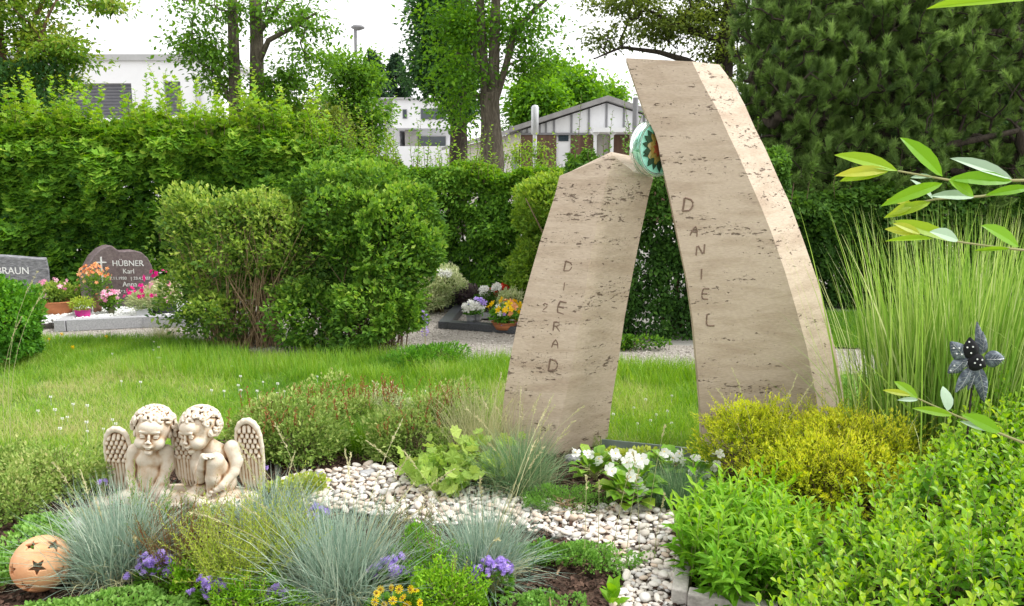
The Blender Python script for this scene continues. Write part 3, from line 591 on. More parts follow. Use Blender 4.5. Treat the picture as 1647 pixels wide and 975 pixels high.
def conifer(name, label, base, H, Rb, m, bark, n=26, group=None, ndl=.3):
    R = rng(label); th = thing(name, label, 'tree', (*base[:2], 0), group); base = np.array(base, float); mb = MB(); br = MB(); tr = MB(); tr.tube([base, base+(0, 0, H*.6), base+(0, 0, H)], [H*.018, H*.012, H*.003], 7, .5, False); tr.build('trunk', bark, th, True)
    for k in range(n):
        f = k/(n-1); z = H*(.3+.68*f)
        for j in range(9):
            a = R.uniform(0, 2*PI); l = Rb*(1-f)**.8*R.uniform(.6, 1.15)+.15; e = base+(math.cos(a)*l, math.sin(a)*l, z-l*.25*(1-f)+.1*l); b = base+(0, 0, z); br.tube([b, (b+e)/2+(0, 0, -.03*l), e], [.03, .02, .006], 3, .5, False)
            q = int(26+l*60); s = R.uniform(.15, 1, q)[:, None]; P = b*(1-s)+e*s+R.normal(0, .05, (q, 3))
            mb.scatter(leaf2(.14), P, nrm(e-b)*.8+R.normal(0, .5, (q, 3))-(0, 0, .4), R.normal(0, .5, (q, 3))+(0, 0, 1), ndl*R.uniform(.6, 1.2, q), np.clip(R.normal(.5, .2, q), 0, 1))
    br.build('branches', bark, th); mb.build('crown', m, th); return th
p = W(641, 300, 54.); conifer('spruce_tree', 'dark pointed spruce in the distance between the street lamp and the linden', (p[0], 54., 0), W(641, 86, 54.)[2], 2.2, M['spruce'], M['barkd'])
p = W(606, 300, 50.); conifer('spruce_tree', 'dark spruce whose tip shows right behind the small tree by the lamp', (p[0], 50., 0), W(606, 80, 50.)[2], 1.7, M['spruce'], M['barkd'])
Y = 21.0
tree('dense_tree', 'dense dark bluish green tree behind the left side of the big linden', 'tree', [[(W(735, 400, Y)*(1, 1, 0), .3), (W(738, 230, Y), .24), (W(735, 90, Y), .15)]],
     [blob(715, 60, Y, 45, 60, 60), blob(698, 105, Y, 40, 34, 40), blob(738, 140, Y, 26, 45, 40), blob(700, 10, Y, 30, 30, 20)], M['darktree'], M['barkd'], 150, .14, .42, .7)
Y = 14.0
tree('linden_tree', 'big linden with thick grey trunk forking into three, in the middle of the background', 'tree',
     [[(W(790, 420, Y)*(1, 1, 0), .26), (W(792, 255, Y), .22), (W(789, 190, Y), .175), (W(787, 150, Y), .18)], [(W(781, 160, Y), .09), (W(777, 90, Y), .085), (W(772, 0, Y), .07), (W(766, -70, Y), .05)],
      [(W(793, 160, Y), .11), (W(795, 80, Y), .1), (W(798, -10, Y), .08), (W(800, -70, Y), .06)], [(W(797, 160, Y), .07), (W(814, 105, Y), .06), (W(826, 55, Y), .06), (W(860, 15, Y), .04), (W(900, -20, Y), .02)], [(W(779, 140, Y), .06), (W(768, 100, Y), .05), (W(757, 60, Y), .035)]],
     [blob(735, 40, Y, 40, 45, 34), blob(845, 40, Y, 34, 42, 20), blob(800, 40, Y+.9, 70, 50, 14, .2), blob(738, 120, Y-.1, 32, 30, 18), blob(850, 105, Y+.3, 34, 32, 16), blob(790, -50, Y, 110, 34, 34), blob(745, 180, Y+.4, 30, 28, 10)],
     M['linden'], M['bark'], 68, .095, .4, .45)
for i, (u, v, Yt, r, lab) in enumerate([(865, 165, 33, 44, 'rounded light green tree behind the barn roof, nearest the linden'), (925, 150, 36, 50, 'broad green tree crown above the barn roof ridge'), (975, 175, 40, 30, 'smallest green treetop at the right end of the barn roof'), (890, 135, 42, 36, 'pale green treetop between two rounder crowns behind the barn')]):
    tree('background_tree', lab, 'tree', [[((W(u, 300, Yt)[0], Yt, 0), .3), (W(u, 250, Yt), .25), (W(u, v, Yt), .1)]], [blob(u, v, Yt, r*.8, 35, 60), blob(u, v+40, Yt, r, 40, 50)], M['linden'], M['bark'], 90, .24, .62, .7, group='trees behind the barn')
# oak boughs at the top right of the centre: trunk stands behind the tall stele
Y = 12.5
tree('oak_tree', 'olive brown oak whose loose boughs hang over the top of the tall stele', 'tree',
     [[(W(1150, 420, Y)*(1, 1, 0), .2), (W(1155, 250, Y), .17), (W(1165, 90, Y), .14), (W(1185, -60, Y), .1)], [(W(1160, 130, Y), .07), (W(1105, 98, Y-.4), .05), (W(1060, 84, Y-.4), .035), (W(1000, 76, Y-.5), .02), (W(955, 95, Y-.5), .01)], [(W(1168, 70, Y), .06), (W(1100, 45, Y-.3), .04), (W(1040, 15, Y-.3), .02)]],
     [blob(1010, 10, Y-.3, 60, 22, 20), blob(980, 60, Y-.4, 45, 22, 9), blob(1090, 50, Y-.3, 60, 40, 34), blob(1140, 20, Y, 50, 45, 36), blob(1060, -30, Y, 120, 25, 26), blob(1160, 110, Y, 30, 50, 26)],
     M['oak'], M['barkd'], 75, .07, .26, .4)
# ---- the big pine
def pine():
    R = rng('pine'); Y = 9.6; lab = 'large dark pine with long needle tufts filling the top right behind the tall stele'
    th = thing('pine_tree', lab, 'tree', (W(1440, 400, Y)[0], Y, 0))
    roots = [[(W(1405, 440, Y)*(1, 1, 0), .2), (W(1400, 330, Y), .16), (W(1420, 230, Y), .13), (W(1455, 120, Y), .1), (W(1470, 30, Y), .09), (W(1480, -80, Y), .07)], [(W(1445, 150, Y), .05), (W(1520, 50, Y-.3), .04), (W(1640, 52, Y-.4), .03)],
             [(W(1400, 300, Y), .07), (W(1330, 220, Y-.3), .05), (W(1250, 180, Y-.5), .03)], [(W(1400, 380, Y), .06), (W(1340, 365, Y-.3), .05), (W(1280, 340, Y-.5), .03)], [(W(1410, 270, Y), .06), (W(1520, 235, Y-.5), .045), (W(1640, 210, Y-.5), .03)]]
    B = [blob(1290, 120, Y-.2, 100, 110, 170, .8), blob(1430, 100, Y-.3, 130, 120, 220, .9), blob(1580, 110, Y, 110, 120, 190, .9), blob(1290, 280, Y-.3, 75, 90, 120, .7), blob(1420, 280, Y-.2, 120, 100, 190, .8), blob(1580, 300, Y, 110, 110, 160, .8), blob(1360, 20, Y, 170, 60, 130, .9), blob(1530, 10, Y, 150, 60, 120, .9), blob(1240, 30, Y, 50, 70, 60, .5), blob(1400, 410, Y+.3, 110, 60, 60, .5), blob(1400, -110, Y, 220, 70, 90, .9), blob(1740, 150, Y, 100, 250, 110, .9), blob(1225, 190, Y, 50, 50, 40, .5)]
    B = [(a, b, int(k*2.1)) for a, b, k in B]+[blob(1300, 150, Y+1.0, 120, 150, 210, .4), blob(1450, 150, Y+1.0, 150, 150, 260, .4), blob(1600, 150, Y+1.0, 120, 150, 210, .4), blob(1330, 300, Y+.8, 110, 80, 90, .4), blob(1560, 330, Y+.8, 130, 80, 90, .4), blob(1210, 90, Y+.6, 40, 90, 40, .4)]; C = blobpts(B, R); wood = skeleton(roots, C, R, .0045); tr = MB(); br = MB()
    for i, (p, r) in enumerate(wood): (tr if i < len(roots) else br).tube(p, r, 9 if i < len(roots) else 5, .5, False)
    tr.build('trunk', M['barkd'], th, True); br.build('branches', M['barkd'], th, True)
    mb = MB(); K = 200
    n = len(C); ax = nrm(R.normal(0, .5, (n, 3))+(0, -.25, .75)); c = np.repeat(C, K, 0); a = np.repeat(ax, K, 0); s = R.random(n*K)
    tl = np.repeat(R.uniform(.1, .2, n), K); P = c+a*(s*tl)[:, None]; D = nrm(R.normal(size=(n*K, 3)))*.8+a*1.0
    tc_ = np.repeat(R.normal(0, .13, n)+.22*(R.random(n) < .25), K); t = np.clip(R.normal(.36, .1, n*K)+tc_+.25*s, 0, 1)
    mb.scatter(NEEDLE, P, D, R.normal(size=(n*K, 3)), R.uniform(.055, .1, n*K), t, wid=.09); mb.build('crown', M['pine'], th)
pine()
for u, lab in ((1300, 'dark broadleaved tree crowding behind the left half of the big pine'), (1470, 'dark broadleaved tree directly behind the trunk of the big pine'), (1630, 'dark broadleaved tree behind the pine at the right frame edge')):
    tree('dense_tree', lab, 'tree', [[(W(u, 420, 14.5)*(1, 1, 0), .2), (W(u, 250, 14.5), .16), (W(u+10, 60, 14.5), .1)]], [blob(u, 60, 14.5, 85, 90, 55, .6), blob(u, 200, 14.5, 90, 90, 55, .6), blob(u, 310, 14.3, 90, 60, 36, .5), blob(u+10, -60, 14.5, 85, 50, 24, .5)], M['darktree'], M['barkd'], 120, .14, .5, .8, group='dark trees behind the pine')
# ================================================================== BUILDINGS
def box_part(name, c, d, m, parent, bev=0, rz=0):
    mb = MB(); mb.box(c, d, rz); o = mb.build(name, m, parent); return bevel(o, bev, 2) if bev else o
def facebox(name, u0, v0, u1, v1, Y, dep, m, parent, proud=0):
    """box whose front face spans the surveyed corners at distance Y"""
    a = W(u0, v0, Y); b = W(u1, v1, Y); z0, z1 = b[2], a[2]; x0 = (W(u0, (v0+v1)/2, Y))[0]; x1 = W(u1, (v0+v1)/2, Y)[0]
    return box_part(name, ((x0+x1)/2, Y-proud+dep/2, (z0+z1)/2), (x1-x0, dep, z1-z0), m, parent)
def shuttered():
    Y = 24.0; th = thing('white_house', 'flat roofed white house with grey roller shutters behind the left hedge', 'house', (W(150, 290, Y)[0], Y+4, 0))
    x0, x1 = W(-160, 200, Y)[0], W(354, 200, Y)[0]; zt = W(200, 98, Y)[2]
    # wall built round its openings
    xa, xb, za, zb = W(62, 150, Y)[0], W(212, 150, Y)[0], W(100, 190, Y)[2], W(100, 134, Y)[2]; xc, xd, zc, zd = W(264, 150, Y)[0], W(291, 150, Y)[0], W(270, 185, Y)[2], W(270, 131, Y)[2]
    mb = MB(); D = 8.0
    def bx(X0, X1, Z0, Z1, y0=Y, y1=Y+.3): mb.box(((X0+X1)/2, (y0+y1)/2, (Z0+Z1)/2), (X1-X0, y1-y0, Z1-Z0))
    bx(x0, xa, 0, zt); bx(xa, xb, 0, za); bx(xa, xb, zb, zt); bx(xb, xc, 0, zt); bx(xc, xd, 0, zc); bx(xc, xd, zd, zt); bx(xd, x1, 0, zt)
    bx(x0, x0+.3, 0, zt, Y+.3, Y+D); bx(x1-.3, x1, 0, zt, Y+.3, Y+D); bx(x0+.3, x1-.3, 0, zt, Y+D-.3, Y+D); mb.build('wall', M['render'], th)
    box_part('roof', ((x0+x1)/2, Y+D/2, zt+.09), (x1-x0+.2, D+.2, .18), M['parapet'], th)
    for (X0, X1, Z0, Z1) in ((xa, xb, za, zb), (xc, xd, zc, zd)):
        m = MB(); k = int((Z1-Z0)/.085)
        for i in range(k):
            z = Z0+(i+.5)*(Z1-Z0)/k; m.add([(X0, Y+.1, z+.05), (X1, Y+.1, z+.05), (X1, Y+.16, z-.035), (X0, Y+.16, z-.035), (X0, Y+.115, z+.055), (X1, Y+.115, z+.055), (X1, Y+.175, z-.03), (X0, Y+.175, z-.03)], [(0, 1, 2, 3), (4, 7, 6, 5), (0, 4, 5, 1), (3, 2, 6, 7)])
        w_ = m.build('roller_shutter', M['shutter'], th)
        m = MB(); m.box(((X0+X1)/2, Y+.25, (Z0+Z1)/2), (X1-X0, .03, Z1-Z0)); m.build('pane', M['pane'], w_)
    box_part('downpipe', (W(322, 200, Y)[0], Y-.08, zt/2), (.09, .09, zt*.72), M['metal'], th)
shuttered()
def villa():
    Y = 44.0; th = thing('white_villa', 'distant white cubic villa with dark ribbon windows left of the linden', 'house', (W(640, 290, Y)[0], Y+5, 0)); mb = MB()
    X = lambda u: W(u, 200, Y)[0]; Z = lambda v: W(640, v, Y)[2]
    def bx(u0, u1, v0, v1, y0=0, y1=8, m=mb): m.box(((X(u0)+X(u1))/2, Y+(y0+y1)/2, (Z(v0)+Z(v1))/2), (X(u1)-X(u0), y1-y0, Z(v0)-Z(v1)))
    bx(632, 735, 160, 206, 0, 8); bx(645, 735, 206, 300, 1.6, 8); bx(500, 632, 158, 300, 2.5, 9); bx(630, 730, 236, 300, -.6, 1.6)
    mb.build('wall', M['render'], th)
    m = MB(); bx(498, 737, 157.5, 160, -.2, 9.2, m); m.build('roof', M['parapet'], th)
    for (u0, u1, v0, v1, y) in ((677, 718, 175, 192, -.06), (648, 655, 176, 191, -.06), (666, 713, 217, 234, 1.5)):
        m = MB(); bx(u0, u1, v0, v1, y, y+.1, m); f = m.build('window', M['trim'], th); m = MB(); bx(u0+1, u1-1, v0+1, v1-1, y-.03, y, m); m.build('pane', M['pane'], f)
    m = MB(); bx(645, 666, 207, 236, 1.45, 1.58, m); m.build('grey_wall_panel', M['greyrender'], th)
villa()
def barn():
    Y = 27.0; th = thing('barn', 'low gabled barn with white gable panels above brown boarding', 'barn', (W(930, 290, Y)[0], Y+5, 0))
    X = lambda u: W(u, 210, Y)[0]; Z = lambda v: W(950, v, Y)[2]
    xl, xr, xa = X(838), X(1112), X(975); ze, zr, zm = Z(208), Z(163), Z(214)
    roofz = lambda x: np.interp(x, [xl, xa, xr], [ze, zr, ze]); D = 14.
    # brown lower wall with window + door openings faced by parts; white gable panels each a mesh
    mb = MB(); wx0, wx1, dx0, dx1 = X(895), X(918), X(958), X(983)
    for a, b, z0, z1 in ((xl, wx0, 0, zm), (wx0, wx1, 0, .6), (wx1, dx0, 0, zm), (dx1, xr, 0, zm)): mb.box(((a+b)/2, Y+.15, (z0+z1)/2), (b-a, .3, z1-z0))
    mb.build('brown_boarding', M['brownpanel'], th)
    mb = MB(); mb.box((xl+.1, Y+.3+D/2, ze/2-.05), (.2, D, ze-.1)); mb.box((xr-.1, Y+.3+D/2, ze/2-.05), (.2, D, ze-.1)); mb.build('wall', M['beige'], th)
    us = [838, 848, 868, 878, 891, 919, 947, 975, 1003, 1020, 1035, 1060, 1090, 1112]
    for i in range(len(us)-1):
        a, b = X(us[i])+.02, X(us[i+1])-.02; m = MB(); m.prism([(a, zm+.01), (b, zm+.01), (b, roofz(b)-.05), (a, roofz(a)-.05)], Y+.02, Y+.2); m.build('gable_panel', M['wpanel'], th)
    m = MB()
    for u in us: m.box((X(u), Y+.05, (zm+roofz(X(u)))/2-.03), (.07, .13, roofz(X(u))-zm-.04))
    m.box(((xl+xr)/2, Y+.03, zm-.03), (xr-xl, .14, .07)); m.build('panel_joint', M['trim'], th)
    m = MB(); o = .35
    for s, x0 in ((1, xl-.4), (-1, xr+.4)):
        z0 = ze-.4*(zr-ze)/(xa-xl); m.add([(x0, Y-o, z0), (xa, Y-o, zr), (xa, Y+D+.5, zr), (x0, Y+D+.5, z0), (x0, Y-o, z0+.16), (xa, Y-o, zr+.16), (xa, Y+D+.5, zr+.16), (x0, Y+D+.5, z0+.16)], [(0, 1, 2, 3), (4, 7, 6, 5), (0, 4, 5, 1), (3, 2, 6, 7), (0, 3, 7, 4)])
    m.build('roof', M['roofm'], th)
    m = MB(); z1 = zm-.05; m.box(((wx0+wx1)/2, Y+.12, (.6+z1)/2), (wx1-wx0, .12, z1-.6)); f = m.build('window', M['wpanel'], th)
    m = MB(); m.box(((wx0+wx1)/2, Y+.04, (Z(233)+z1)/2+.05), (wx1-wx0-.14, .03, z1-Z(233)-.15)); g = m.build('pane', M['pane'], f)
    m = MB(); m.box(((dx0+dx1)/2, Y+.14, (zm-.06)/2), (dx1-dx0, .1, zm-.06)); m.build('door', M['greyrender'], th)
    m = MB(); m.box(((X(948)+X(1030))/2, Y-.7, Z(213)), (X(1030)-X(948), 1.3, .14)); m.build('canopy', M['wpanel'], th)
    for u in (952, 978, 1008):
        m = MB(); x = X(u); m.box((x, Y-1.1, Z(214)/2-.02), (.1, .1, Z(214)-.1)); m.add([(x-.2, Y-1.14, Z(215)), (x+.2, Y-1.14, Z(215)), (x+.03, Y-1.14, Z(222)), (x-.03, Y-1.14, Z(222)), (x-.2, Y-1.06, Z(215)), (x+.2, Y-1.06, Z(215)), (x+.03, Y-1.06, Z(222)), (x-.03, Y-1.06, Z(222))], [(0, 1, 2, 3), (4, 7, 6, 5), (0, 3, 7, 4), (1, 5, 6, 2)]); m.build('canopy_post', M['wpanel'], th)
    # side wing running away to the left
    th = thing('barn_wing', 'long low beige wing with pitched grey roof running off left from the barn', 'outbuilding', (W(780, 290, 32)[0], 32, 0))
    A = W(838, 210, Y+.2); B = W(722, 240, 42.); d = nrm((B-A)*(1, 1, 0)); nrml = np.array((d[1], -d[0], 0)); nrml = nrml if nrml[1] > 0 else -nrml; zw = A[2]-.05
    def quad_box(a, b, z0, z1, off, tk, mat_, nm, par): 
        m = MB(); a0 = a+nrml*off; b0 = b+nrml*off; a1 = a0+nrml*tk; b1 = b0+nrml*tk
        v = [(*p[:2], z) for z in (z0, z1) for p in (a0, b0, b1, a1)]; m.add(v, [(0, 1, 5, 4), (1, 2, 6, 5), (2, 3, 7, 6), (3, 0, 4, 7), (4, 5, 6, 7)]); return m.build(nm, mat_, par)
    quad_box(A, B, 0, zw, 0, 3.5, M['beige'], 'wall', th)
    m = MB(); a0, b0 = A-nrml*.4, B-nrml*.4; a1, b1 = A+nrml*1.8, B+nrml*1.8; v = [(*a0[:2], zw-.08), (*b0[:2], zw-.08), (*b1[:2], zw+.45), (*a1[:2], zw+.45)]; v += [(x, y, z+.16) for x, y, z in v]; m.add(v, [(0, 1, 5, 4), (1, 2, 6, 5), (2, 3, 7, 6), (3, 0, 4, 7), (4, 5, 6, 7), (0, 3, 2, 1)]); m.build('roof', M['roofm'], th)
    for i in range(9):
        s = (i+.5)/9; c = A+(B-A)*s; e = d*.35
        quad_box(c-e, c+e, zw*.3, zw*.8, -.03, .03, M['wpanel'] if i % 3 else M['pane'], 'window', th)
barn()
def post(name, label, cat, u, v0, v1, Y, r, m, extra=None, group=None):
    p = W(u, v1, Y); z1 = W(u, v0, Y)[2]; th = thing(name, label, cat, (p[0], Y, 0), group); mb = MB(); mb.lathe([(0, 0), (r*1.3, 0), (r*1.3, .3), (r, .35), (r*.9, z1), (0, z1)], (p[0], Y, 0), 10); mb.build('pole', m, th, False)
    if extra: extra(th, p[0], Y, z1)
    return th
def lamphead(th, x, y, z):
    mb = MB(); mb.lathe([(0, -.08), (.08, -.08), (.3, .01), (.31, .06), (.2, .14), (0, .17)], (x+.12, y, z), 14); mb.build('lamp_head', M['trim'], th, True)
post('street_lamp', 'slim grey street lamp standing against the white sky above the small tree', 'street lamp', 579, 46, 300, 36., .08, M['trim'], lamphead)
def cap(th, x, y, z):
    mb = MB(); mb.lathe([(.08, -.9), (.12, -.85), (.12, -.06), (.09, 0), (0, .03)], (x, y, z), 12); mb.build('cap', M['metal'], th, True)
post('flue_pipe', 'shiny metal flue with a thicker capped top in front of the barn', 'flue', 860, 170, 300, 25., .07, M['metal'], cap)
post('utility_pole', 'thin dark pole beside the barn gable, just left of the glass disc', 'pole', 1019, 157, 300, 24., .09, M['trim'])
# wire fence in front of the barn
def fence():
    Y = 22.; th = thing('wire_fence', 'thin wire mesh fence with slim metal posts in front of the barn', 'fence', (W(900, 290, Y)[0], Y, 0)); x0, x1 = W(836, 250, Y)[0], W(1040, 250, Y)[0]
    for i in range(7):
        x = x0+(x1-x0)*i/6; mb = MB(); mb.box((x, Y, .95), (.05, .05, 1.9)); mb.build('post', M['metal'], th)
    mb = MB()
    for i in range(5): mb.box(((x0+x1)/2, Y-.04, .3+i*.36), (x1-x0, .012, .012))
    mb.build('wire_mesh', M['metal'], th)
fence()
for i, (a, b) in enumerate((((832, 283), 'yellow green sapling standing in front of the barn wing'), ((868, 270), 'thin leafy sapling in front of the brown barn boards'), ((800, 280), 'small sapling at the foot of the linden trunk'))):
    p = W(a[0], a[1], 16.); tree('sapling', b, 'tree', [[((p[0], 16., 0), .02), (W(a[0]+4, 235, 16.), .01)]], [blob(a[0], 245, 16., 12, 24, 9)], M['goldshrub'], M['bark'], 26, .09, .16, .8)
# ================================================================== MIDDLE-GROUND BUSHES
c = lambda u, v, Y: W(u, v, Y)
privet_l = bush('privet_bush', 'broad yellow topped privet bush with bare brown stems showing, right of the gravestone', 'bush', [(c(345, 400, 6.9), (.46, .45, .42)), (c(430, 385, 6.9), (.42, .42, .4)), (c(325, 465, 6.85), (.3, .35, .3)), (c(450, 350, 7.), (.35, .3, .2)), (c(340, 505, 6.6), (.26, .25, .2)), (c(300, 350, 6.9), (.26, .25, .2)), (c(390, 345, 6.9), (.3, .3, .18)), (c(475, 420, 6.75), (.3, .35, .5))], 30000, .046, M['privet'], LEAF, 150, 'tan', G(390, 552), 5, .45, .02, .35, shoot=240, stemr=.006)
bush('privet_bush', 'dense dark green privet bush left of the grey path and the short stele', 'bush', [(c(590, 420, 6.8), (.62, .5, .52)), (c(560, 350, 6.9), (.5, .4, .33)), (c(620, 500, 6.6), (.5, .4, .33)), (c(500, 500, 6.6), (.32, .3, .3)), (c(650, 330, 7.0), (.3, .3, .22)), (c(520, 300, 7.0), (.26, .25, .16)), (c(600, 290, 7.0), (.24, .25, .14)), (c(680, 400, 6.8), (.2, .3, .26))], 56000, .05, M['privet2'], LEAF, 90, 'twig', G(590, 560), 5, .42, .04, .4, shoot=260)
def barestems():
    R = rng('bare'); mb = MB()
    for i in range(60):
        b = G(R.uniform(350, 450), R.uniform(548, 562)); e = W(R.uniform(330, 490), R.uniform(360, 470), R.uniform(6.45, 6.75)); m_ = (b+e)/2+R.normal(0, .03, 3); mb.tube([b, m_, e], [.005, .004, .002], 4, R.random(), False)
    mb.build('bare_stems', M['tan'], privet_l)
barestems()
bush('golden_bush', 'yellow green leafy bush peeking out behind the left edge of the short stele', 'bush', [(c(885, 350, 8.2), (.36, .4, .42)), (c(875, 430, 8.2), (.33, .35, .4)), (c(905, 310, 8.3), (.28, .3, .2))], 20000, .05, M['goldshrub'], LEAF, 40, shoot=60)
bush('box_bush', 'bright green clipped box bush at the left edge in front of the gravestones', 'bush', [(c(5, 510, 6.1), (.32, .35, .33)), (c(-30, 480, 6.15), (.3, .3, .3))], 22000, .04, M['box'], LEAF, 40, gap=.25)
bush('lilac_leaved_shrub', 'pale grey green shrub with white flower clusters behind the dark grave border', 'shrub', [(c(712, 465, 8.6), (.22, .22, .22)), (c(690, 480, 8.5), (.2, .2, .15))], 7000, .045, M['varieg'], LEAFN, 24)
bush('dark_leaved_shrub', 'small purple brown shrub on the grave behind the grey border', 'shrub', [(c(750, 474, 8.7), (.17, .17, .09))], 2600, .035, M['darkpl'], LEAF, 14)
bush('variegated_shrub', 'cream variegated plant beside the left edge of the short stele', 'shrub', [(c(822, 488, 7.9), (.14, .14, .17))], 2600, .04, M['varieg'], LEAFN, 14)
bush('low_shrub', 'low light green plants at the foot of the dense privet bush by the path', 'shrub', [(c(710, 568, 6.0), (.2, .2, .06)), (c(670, 575, 5.9), (.2, .2, .06))], 3000, .035, M['box'], LEAFN, 14)
bush('low_shrub', 'small green plants at the foot of the hedge behind the gap of the steles', 'shrub', [(c(1005, 550, 6.6), (.3, .1, .06))], 1600, .035, M['hedge2'], LEAF, 14)
bush('clover_patch', 'patch of low green clover right of the tall stele beside the path', 'ground plants', [((2.3, 5.0, .03), (.4, .3, .07))], 5000, .035, M['mat'], LEAFW, 14)
# ================================================================== STELES
def world_poly(px, Y): return np.array([W(u, v, Y) for u, v in px])
def resample(pts, n):
    p = np.array(pts, float); d = np.concatenate(([0], np.cumsum(np.linalg.norm(np.diff(p, axis=0), axis=1)))); s = np.linspace(0, d[-1], n)
    return np.stack([np.interp(s, d, p[:, i]) for i in range(p.shape[1])], 1)
def ring_solid(rows, m, name, parent, bev=.004):
    """rows: list of closed rings (k,3) of equal length, bottom to top; flat faces with crisp arrises"""
    mb = MB(); k = len(rows[0]); V = np.concatenate(rows); F = [(i*k+j, i*k+(j+1) % k, (i+1)*k+(j+1) % k, (i+1)*k+j) for i in range(len(rows)-1) for j in range(k)]
    mb.add(V, F); mb.F.append(np.arange(k)[::-1]); mb.N.append([k]); mb.F.append(np.arange(k)+(len(rows)-1)*k); mb.N.append([k])
    o = mb.build(name, m, parent); return bevel(o, bev, 2, 25)
STROKES = {'D': [[(0, 1), (0, 0)], [(0, 1), (.45, .95), (.68, .72), (.7, .4), (.5, .1), (0, 0)]], 'I': [[(.3, 1), (.3, 0)]], 'E': [[(.62, 1), (.05, .98), (0, .5), (.03, .04), (.62, 0)], [(0, .52), (.5, .52)]],
           'A': [[(0, 0), (.1, .6), (.36, 1), (.62, .6), (.72, 0)], [(.08, .4), (.66, .42)]], 'N': [[(0, 0), (0, 1), (.65, 0), (.65, 1)]], 'L': [[(0, 1), (0, .5), (.03, .08), (.2, 0), (.7, .04)]],
           'R': [[(0, 0), (0, 1), (.5, .93), (.6, .72), (.45, .52), (0, .48)], [(.25, .48), (.68, 0)]], '2': [[(.05, .8), (.2, 1), (.5, .95), (.55, .7), (.1, .1), (.05, 0), (.65, .03)]],
           'K': [[(0, 1), (0, 0)], [(.6, 1), (0, .45), (.66, 0)]]}
def letters(items, Yf, m, parent, R, sz=.05):
    """items: (char, u, v, tilt); strokes cut into the face at distance Yf(p)"""
    for ch, u, v, h, tilt in items:
        mb = MB(); c = W(u, v, Yf(u, v)); ca, sa = math.cos(tilt), math.sin(tilt)
        for st in STROKES[ch]:
            p = resample([(x, y, 0) for x, y in st], 9); x = (p[:, 0]-.35)*h*1.0; z = (p[:, 1]-.5)*h
            X = c[0]+x*ca-z*sa; Z = c[2]+x*sa+z*ca
            Yp = np.array([Yf(IW/2+ (a/ ((Yf(u, v))))*FPX*.98 if False else u, v) for a in X])
            P = np.stack((X, Yp+SL(parent, X-c[0]), Z), 1); P[:, 1] -= .0002; mb.tube(P, .0046*(h/.055)*.9, 5, .5)
        mb.build('letter', m, parent)
SLOPE = {}
def SL(parent, dx): return SLOPE.get(parent.name, 0)*dx
# ---- tall stele
def tall():
    th = thing('travertine_stele', 'taller travertine stele curving like a wing, carved with DANIEL', 'gravestone', (W(1235, 730, 4.1)[0], 4.1, 0)); Y = 4.0
    Lf = [(1132, 760), (1130, 730), (1127, 660), (1122, 600), (1115, 520), (1105, 450), (1090, 380), (1078, 320), (1069, 283), (1062, 255), (1060, 236), (1054, 216), (1041, 191), (1028, 155), (1016, 120), (1007, 93.5)]
    Rf = [(1326, 760), (1323, 730), (1314, 645), (1297, 557), (1281, 499), (1263, 438), (1242, 377), (1221, 325), (1205, 289), (1188, 250), (1170, 213), (1154, 176), (1134, 142), (1113, 99)]
    Ro = [(1374, 760), (1370, 725), (1361, 665), (1356, 631), (1346, 572), (1331, 510), (1314, 449), (1293, 389), (1270, 326), (1249, 281), (1232, 241), (1215, 208), (1198, 169), (1180, 135), (1157, 104)]
    n = 40; a = resample(world_poly(Lf, Y), n); b = resample(world_poly(Rf, Y), n); c = resample(world_poly(Ro, Y+.16), n)
    rows = []
    for i in range(n):
        f = i/(n-1); l, r, o = a[i].copy(), b[i].copy(), c[i].copy()
        if i == 0: l[2] = r[2] = o[2] = -.05
        lb = l+(0.022, .15, 0); ob = o+(.0, .05, 0); ob2 = o+(-.012, .065, 0)
        rows.append(np.array([l, (l*2+r)/3, (l+r*2)/3, r, o, ob, ob2, lb]))
    ring_solid(rows, M['trav'], 'stone', th, .003)
    R = rng('dl'); letters([('D', 1107, 330, .068, -.12), ('A', 1117, 372, .05, -.2), ('N', 1127, 402, .06, -.05), ('I', 1129, 441, .055, .0), ('E', 1135, 473, .055, -.06), ('L', 1143, 515, .062, -.05)], lambda u, v: Y, M['groove'], th, R)
tall()
